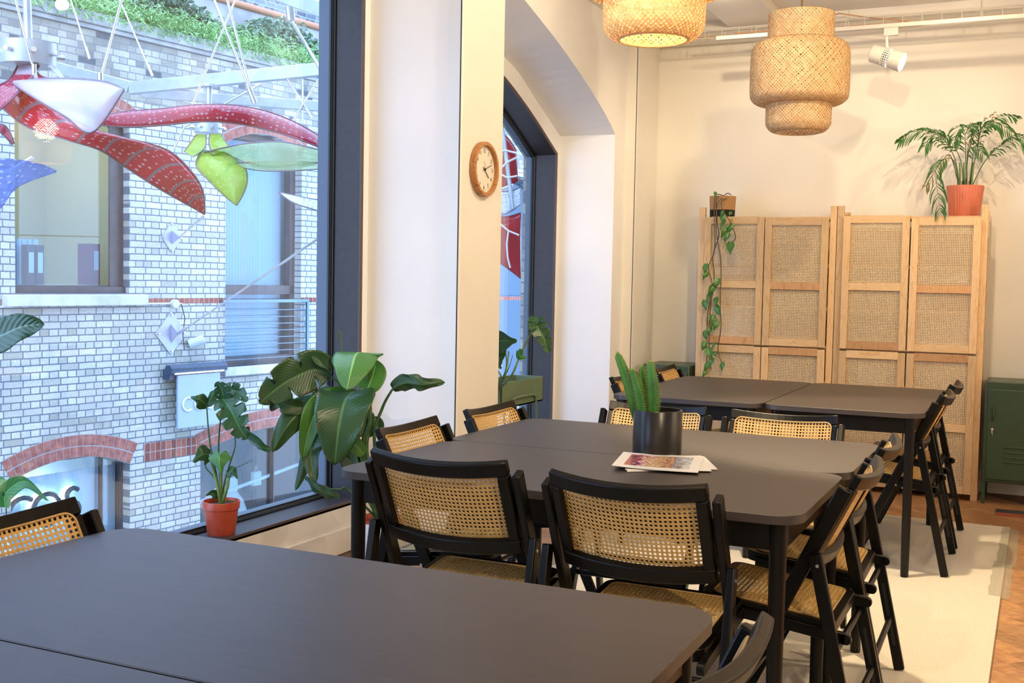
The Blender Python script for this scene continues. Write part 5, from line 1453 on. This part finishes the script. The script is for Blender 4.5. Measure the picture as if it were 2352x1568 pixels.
# green flower
F2 = flower(Wd(478, 295, 10.4), 'lime green acrylic flower hanging behind the long red petal')
hub(F2, 478, 295, 10.4, .125, .085)
petal(F2, [(470, 350, 10.2), (520, 338, 10.0), (580, 328, 9.9), (650, 326, 9.8), (740, 345, 9.7)], [(515, 348, 10.3), (560, 372, 10.1), (610, 388, 10.0), (680, 385, 9.9), (745, 372, 9.8)], paleac_m, bulge=.06)
petal(F2, [(520, 375, 10.1), (600, 372, 10.0), (670, 370, 9.9), (740, 374, 9.8)], [(530, 380, 10.1), (600, 392, 10.0), (670, 392, 9.9), (740, 388, 9.8)], paleac_m)
petal(F2, [(462, 345, 10.3), (450, 380, 10.1), (475, 410, 10.0), (510, 445, 9.95), (542, 471, 9.9)], [(520, 350, 10.3), (560, 380, 10.1), (569, 410, 10.0), (562, 440, 9.95), (544, 472, 9.9)], greenac_m, bulge=.08)
petal(F2, [(452, 308, 10.35), (436, 330, 10.3), (424, 348, 10.2)], [(474, 310, 10.3), (470, 340, 10.2), (444, 360, 10.1)], greenac_m)
petal(F2, [(482, 308, 10.3), (480, 330, 10.2), (488, 356, 10.1)], [(508, 308, 10.35), (520, 328, 10.3), (534, 342, 10.2)], greenac_m)
rod(F2, Wd(479, 285, 10.4), Wd(480, 198, 10.4), .028, galv_m, 'hanging_post')
MB().lathe([(0, -.01), (.075, -.01), (.075, .01), (0, .01)], 20, tuple(Wd(480, 197, 10.4)-F2.location)).build('flange', galv_m, F2, smooth=40)
# pale petal tip of another flower
F3 = flower(Wd(700, 460, 8.8), 'white pointed petal tip poking in beside the dark window frame')
petal(F3, [(640, 442, 8.9), (690, 452, 8.8), (760, 465, 8.7)], [(642, 443, 8.9), (680, 468, 8.7), (760, 492, 8.6)], whiteac_m)
rod(F3, Wd(760, 470, 8.7), Wd(760, 350, 8.7), .006, steel_m)
# red flower seen through the second window
F4 = flower(Wd(1160, 460, 11), 'red acrylic flower with white lines seen through the second window')
redL = acrylic('red_lined_acrylic', (.55, .03, .04), .9, (1, 1, 1), (.6, .05, .05))
petal(F4, [(1105, 300, 11), (1140, 295, 11), (1165, 315, 11), (1186, 345, 11)], [(1105, 420, 11), (1140, 440, 11), (1170, 430, 11), (1190, 415, 11)], redL, edge=True, bulge=.1)
petal(F4, [(1100, 440, 10.8), (1140, 438, 10.8), (1170, 440, 10.8), (1195, 430, 10.8)], [(1105, 500, 10.8), (1140, 494, 10.8), (1165, 490, 10.8), (1195, 470, 10.8)], whiteac_m)
petal(F4, [(1100, 500, 10.9), (1140, 498, 10.9), (1170, 496, 10.9), (1196, 488, 10.9)], [(1120, 560, 10.9), (1145, 600, 10.9), (1168, 618, 10.9), (1196, 640, 10.9)], redL, edge=True, bulge=.1)
lw_ = mat('white_petal_line', (.8, .78, .82), .4)
for pts in ([(1140, 500), (1150, 515), (1168, 530), (1192, 540)], [(1150, 515), (1146, 540), (1142, 560), (1136, 580)], [(1168, 530), (1164, 560), (1166, 590), (1172, 615)], [(1142, 350), (1160, 345), (1188, 352)], [(1150, 400), (1165, 408), (1188, 404)], [(1152, 385), (1166, 372), (1186, 362)]):
    MB().tube([Wd(a, b, 10.78)-F4.location for a, b in pts], .009, 6).build('petal_line', lw_, F4, smooth=60)
rod(F4, Wd(1148, 250, 10.8), Wd(1178, 480, 10.8), .02, galv_m, 'hanging_post'); rod(F4, Wd(1160, 230, 10.8), Wd(1150, 430, 10.8), .008, steel_m)
rod(F4, Wd(1135, 440, 11), Wd(1180, 425, 11), .02, galv_m, 'arm')

# steel box beams
def beam(p, q, w, h, label):
    p = Vector(p); q = Vector(q); c = (p+q)/2
    mb = MB().bar(p-c, q-c, w, h); o = mb.build('steel_beam', galv_m, bevel=.006); o.location = c
    return tag(o, label, 'beam', 'galvanised beams spanning the courtyard')
bA = beam(Wd(300, 203, 10.75), Wd(760, 157, 9.95), .07, .115, 'pale steel beam rising to the right above the long red petal')
beam(Wd(-60, 105, 11.6), Wd(300, 200, 10.75), .07, .11, 'pale steel beam running down from the left edge behind the red flower hub')
beam(Wd(330, 214, 12.4), Wd(760, 246, 11.2), .07, .10, 'lower pale steel beam just above the long red petal, sloping down right')
beam(Wd(600, -30, 7.8), Wd(780, 38, 7.4), .09, .10, 'steel beam crossing the upper right corner of the big window')
def wire(pts, r, label, m=steel_m, grp='steel rods and cables in the courtyard', name='steel_cable', cat='cable', ends=None):
    P = [Vector(p) for p in pts]; c = sum(P, Vector())/len(P)
    mb = MB().tube([p-c for p in P], r, 8); o = mb.build(name, m, smooth=40); o.location = c
    if ends:
        for e, rr, L in ends:
            d = (P[1]-P[0]).normalized() if e == 0 else (P[-2]-P[-1]).normalized(); b = P[0] if e == 0 else P[-1]
            MB().tube([b-c, b-c+d*L], rr, 10).build('end_fitting', m, o, smooth=40)
    return tag(o, label, cat, grp)
wire([Wd(205, 135, 10.8), Wd(150, -40, 10.8)], .007, 'thin steel cable from the top edge ending above the pale petal', ends=[(0, .014, .12)])
wire([Wd(350, 175, 10.4), Wd(262, -30, 10.4)], .007, 'thin steel cable ending at the left tip of the rising beam', ends=[(0, .014, .12)])
wire([Wd(586, 238, 7.9), Wd(480, -30, 7.9)], .009, 'steel rod leaning left down to the long red petal, left of two', ends=[(0, .018, .12)])
wire([Wd(582, 234, 8.0), Wd(514, -30, 8.0)], .009, 'steel rod reaching the long red petal, right of two', ends=[(0, .016, .10)])
wire([Wd(442, 240, 9.0), Wd(552, -30, 9.0)], .008, 'steel rod slanting up right behind the crossing rods')
wire([Wd(400, 340, 10.8), Wd(425, 290, 10.8), Wd(600, 192, 10.8)], .010, 'pale rod slanting from behind the long red petal up to the beam')
wire([Wd(665, 15, 7.9), Wd(668, 45, 7.9), Wd(698, 95, 7.8), Wd(742, 170, 7.7)], .011, 'thick shackled cable dropping from the upper right beam', ends=[(0, .03, .10)])
wire([Wd(716, 270, 10.1), Wd(655, 172, 10.1)], .009, 'short pale rod crossing near the right end of the lower beam, leaning left')
wire([Wd(672, 278, 10.05), Wd(742, 166, 10.05)], .009, 'short pale rod crossing near the right end of the lower beam, leaning right')
wire([Wd(695, 280, 10.08), Wd(695, 168, 10.08)], .008, 'upright pale rod where the two short rods cross')
wire([Wd(0, 407, 9.0), Wd(75, 362, 9.0)], .018, 'pale bar slanting at the left edge below the red flower')
# wall plates and stays
def plate(cpx, cpy, hw_, hh, label, tgt, tlabel):
    s, z = OWpx(cpx, cpy)
    t = empty('anchor_plate', OWw(s, z), SD, label, 'anchor plate', 'diamond shaped anchor plates on the brick wall')
    pm = mat('lilac_grey_steel', (.42, .43, .56), .45, .2)
    MB().poly([(-hw_, 0), (0, -hh), (hw_, 0), (0, hh)], [], lambda a, b: (a, -.012, b), lambda a, b: (a, 0, b)).build('plate', pm, t, bevel=.002)
    MB().add([(0, -.012, hh*.42), (0, -.012, -hh*.42), (0, -.12, -.01), (0, -.12, .02)], [(0, 1, 2, 3)]).build('fin', pm, t, solid=.012)
    b = MB()
    for a, c in ((-hw_*.8, 0), (hw_*.8, 0), (0, hh*.82), (0, -hh*.82)): b.tube([(a, -.012, c), (a, -.03, c)], .011, 8)
    b.build('bolt', steel_m, t)
    p0 = OWw(s, z, .13)
    wire([p0, Vector(tgt)], .010, tlabel, ends=[(0, .020, .42)])
plate(394, 545, .155, .185, 'upper diamond shaped steel plate on the brick wall', Wd(471, 494, 8.0), 'stay cable from the upper diamond plate to the red petal tip')
plate(392, 765, .235, .260, 'lower diamond shaped steel plate on the brick wall', Wd(760, 528, 8.4), 'long stay cable from the lower diamond plate rising to the right')
# conduit, junction box, little lamp, cable
cd = MB(); s0, z0 = OWpx(325, 698); s1, z1 = OWpx(392, 697)
cd.tube([OWw(-1, .905, .02), OWw(8.42, .912, .02)], .010, 8)
tag(cd.build('conduit', mat('white_conduit', (.7, .74, .8), .5), smooth=40), 'thin white conduit along the wall at the far left, below the red course', 'conduit', 'white conduits on the brick wall')
cd = MB(); cd.tube([OWw(s0-.1, .93, .02), OWw(s1, .93, .02)], .010, 8)
tag(cd.build('conduit', mat('white_conduit', (.7, .74, .8), .5), smooth=40), 'thin white conduit from the stone sill to the round junction box', 'conduit', 'white conduits on the brick wall')
sj, zj = OWpx(397, 697)
jb = empty('junction_box', OWw(sj, zj), SD, 'round pale junction box on the wall above the lower diamond plate', 'junction box')
MB().tube([(0, 0, 0), (0, -.06, 0)], .05, 20).build('housing', mat('pale_plastic', (.60, .66, .66), .5), jb, smooth=40)
MB().tube([(.04, -.03, .005), (.11, -.03, -.005)], .012, 8).build('gland', steel_m, jb, smooth=40)
wire([OWw(*OWpx(410, 698), .05), OWw(*OWpx(418, 730), .05), OWw(*OWpx(412, 770), .06), OWw(*OWpx(417, 803), .05)], .006, 'thin black cable hanging from the round junction box', mat('black_cable', (.02, .03, .05), .5))
sl2, zl2 = OWpx(440, 782)
wl2 = empty('outdoor_spotlight', OWw(sl2, zl2), SD, 'small white cylindrical spotlight on the wall right of the lower diamond plate', 'spotlight')
MB().tube([(-.06, -.02, -.04), (.07, -.14, .02)], .055, 20).build('lamp_head', mat('white_lamp_shell', (.65, .70, .80), .4), wl2, smooth=40)
MB().tube([(-.03, 0, -.08), (0, -.08, -.02)], .012, 8).build('bracket', steel_m, wl2, smooth=40)
# shop sign on the wall with its light hood
ssg, zsg = OWpx(444, 910, .12)
sg = empty('shop_sign', OWw(10.79, -.24, 0), SD, 'grey projecting shop sign panel with white letters below a dark lamp hood', 'sign')
MB().box((-.33, -.16, -.30), (.33, -.13, .33)).build('sign_panel', mat('sign_grey', (.36, .44, .62), .4), sg, bevel=.004)
hd_ = MB(); hd_.tube([(-.46, -.14, .40), (.42, -.14, .40)], .065, 6)
hd_.build('lamp_hood', mat('dark_blue_hood', (.035, .06, .11), .4), sg, bevel=.004)
MB().box((-.40, -.20, .345), (.36, -.18, .36)).build('light_strip', mat('strip', (.9, .9, .9), .5, Emission_Color=(.8, .9, 1, 1), Emission_Strength=1.5), sg)
MB().box((-.42, -.12, .28), (.28, 0, .40)).build('bracket', mat('dark_bracket', (.05, .07, .12), .5), sg)
letter_m = mat('white_letter', (.9, .92, .95), .4)
def arc(c, r, a0, a1, n=14): return [(c[0]+r*math.cos(R(a0+(a1-a0)*i/n)), c[1]+r*math.sin(R(a0+(a1-a0)*i/n))) for i in range(n+1)]
def glyphs(kind, x, z, r):
    if kind == 'C': return [arc((x, z), r, 50, 310)]
    if kind == 'O': return [arc((x, z), r, 0, 360, 22)]
    if kind == 'S': return [arc((x, z+r*.48), r*.5, 40, 270, 10)+arc((x, z-r*.48), r*.5, 90, -140, 10)[1:]]
def letters(parent, txt, xs, z, r, y, w, m, dep=.02, dz=0):
    for ch, x, in zip(txt, xs):
        for ln in glyphs(ch, x, z+dz*x, r):
            MB().tube([(a, y, b) for a, b in ln], w, 6).build('letter', m, parent, smooth=60)
letters(sg, 'COS', (-.185, -.0, .17), -.02, .078, -.168, .011, letter_m)
# illuminated letters in the left shop window (upper parts show above the chair)
sl3 = empty('illuminated_lettering', OWw(8.40, -1.42, -.12), SD, 'dark letters with white halo glow inside the lower left shop window', 'lettering')
dk = mat('dark_letter', (.04, .06, .08), .4)
for ch, px, py in (('C', 52, 1180), ('O', 108, 1170), ('S', 168, 1153)):
    s, z = OWpx(px, py, -.12); x = s-8.40; zz = z+1.42; r = .17 if ch != 'S' else .16
    for ln in glyphs(ch, x, zz, r): MB().tube([(a, 0, b) for a, b in ln], .028, 6).build('letter', dk, sl3, smooth=60)
    gm = mat('halo_light', (.9, .95, 1), .5, Emission_Color=(.85, .95, 1, 1), Emission_Strength=6.0)
    for ln in glyphs(ch, x, zz, r): MB().tube([(a, .05, b) for a, b in ln], .018, 6).build('halo_tube', gm, sl3, smooth=60)
MB().box((-.1, .10, -.6), (1.6, .12, .5)).build('back_panel', frost_m, sl3)
# railing of the tall window
rl = empty('balcony_railing', OWw(11.30, 0, .05), SD, 'slim metal railing with horizontal wires before the tall window opposite', 'railing')
rm = mat('blue_grey_railing', (.14, .22, .30), .4, .5)
s_r, z_r = OWpx(693, 700, .12)
MB().box((-.05, -.02, .93), (1.50, .01, .97)).build('handrail', rm, rl, bevel=.002)
MB().box((1.46, -.02, .06), (1.50, .01, .93)).build('post', rm, rl, bevel=.002)
for k in range(9):
    MB().tube([(-.05, -.005, .13+k*.088), (1.47, -.005, .13+k*.088)], .006, 6).build('wire', rm, rl)
# roof-edge planting: trailing grass along the coping and shrubs behind (nobody could count it)
random.seed(5)
def tufts(name, m, s0, s1, n, zf, offf, L, w, label, cat, spread=1.0):
    mb = MB()
    for i in range(n):
        s = random.uniform(s0, s1); o_ = offf(); z = zf(s, o_)
        c = OWw(s, z, o_); a = random.uniform(0, 2*PI); e = random.uniform(-.7, .9)
        d = Vector((math.cos(a)*math.cos(e), math.sin(a)*math.cos(e), math.sin(e))); l = L*random.uniform(.6, 1.3)
        sd_ = d.cross(Vector((random.random()-.5, random.random()-.5, random.random()-.5))).normalized()*w*random.uniform(.7, 1.3)
        p1 = c+d*l*.5; p2 = c+d*l+Vector((0, 0, -l*.35))
        mb.add([c, p1+sd_, p2, p1-sd_], [(0, 1, 2, 3)])
    o = mb.build(name, m); return tag(o, label, cat, kind='stuff')
tufts('trailing_grass', parapet_m, 8.2, 15.5, 15000, lambda s, o: 4.06+max(0, random.gauss(.10, .09))-max(0, o)*.6, lambda: random.uniform(-.22, .12), .085, .008, 'bright green feathery grass spilling over the grey wall coping', 'grass')
tufts('roof_shrubs', shrub_m, 8.2, 15.5, 17000, lambda s, o: 4.10+random.uniform(0, .62)*(.75+.25*math.sin(s*3.1)), lambda: random.uniform(-.62, -.22), .075, .022, 'dense grey green shrubs behind the feathery grass on the roof edge', 'shrubs')
sb_ = MB().box((-3, .24, 4.05), (22, .62, 4.10)); place(struct(sb_, 'trim_courtyard', soil_m))
rt_ = MB(); rt_.tube([OWw(7, 4.86, -.75), OWw(16, 4.86, -.75)], .05, 10)
tag(rt_.build('terracotta_ridge_pipe', mat('orange_clay', (.50, .22, .12), .7), smooth=60), 'orange clay pipe running along above the roof shrubs', 'pipe')
wallb = MB().box((-3, .75, 4.0), (22, .85, 4.84)); place(struct(wallb, 'wall_rooftop', stone_m))
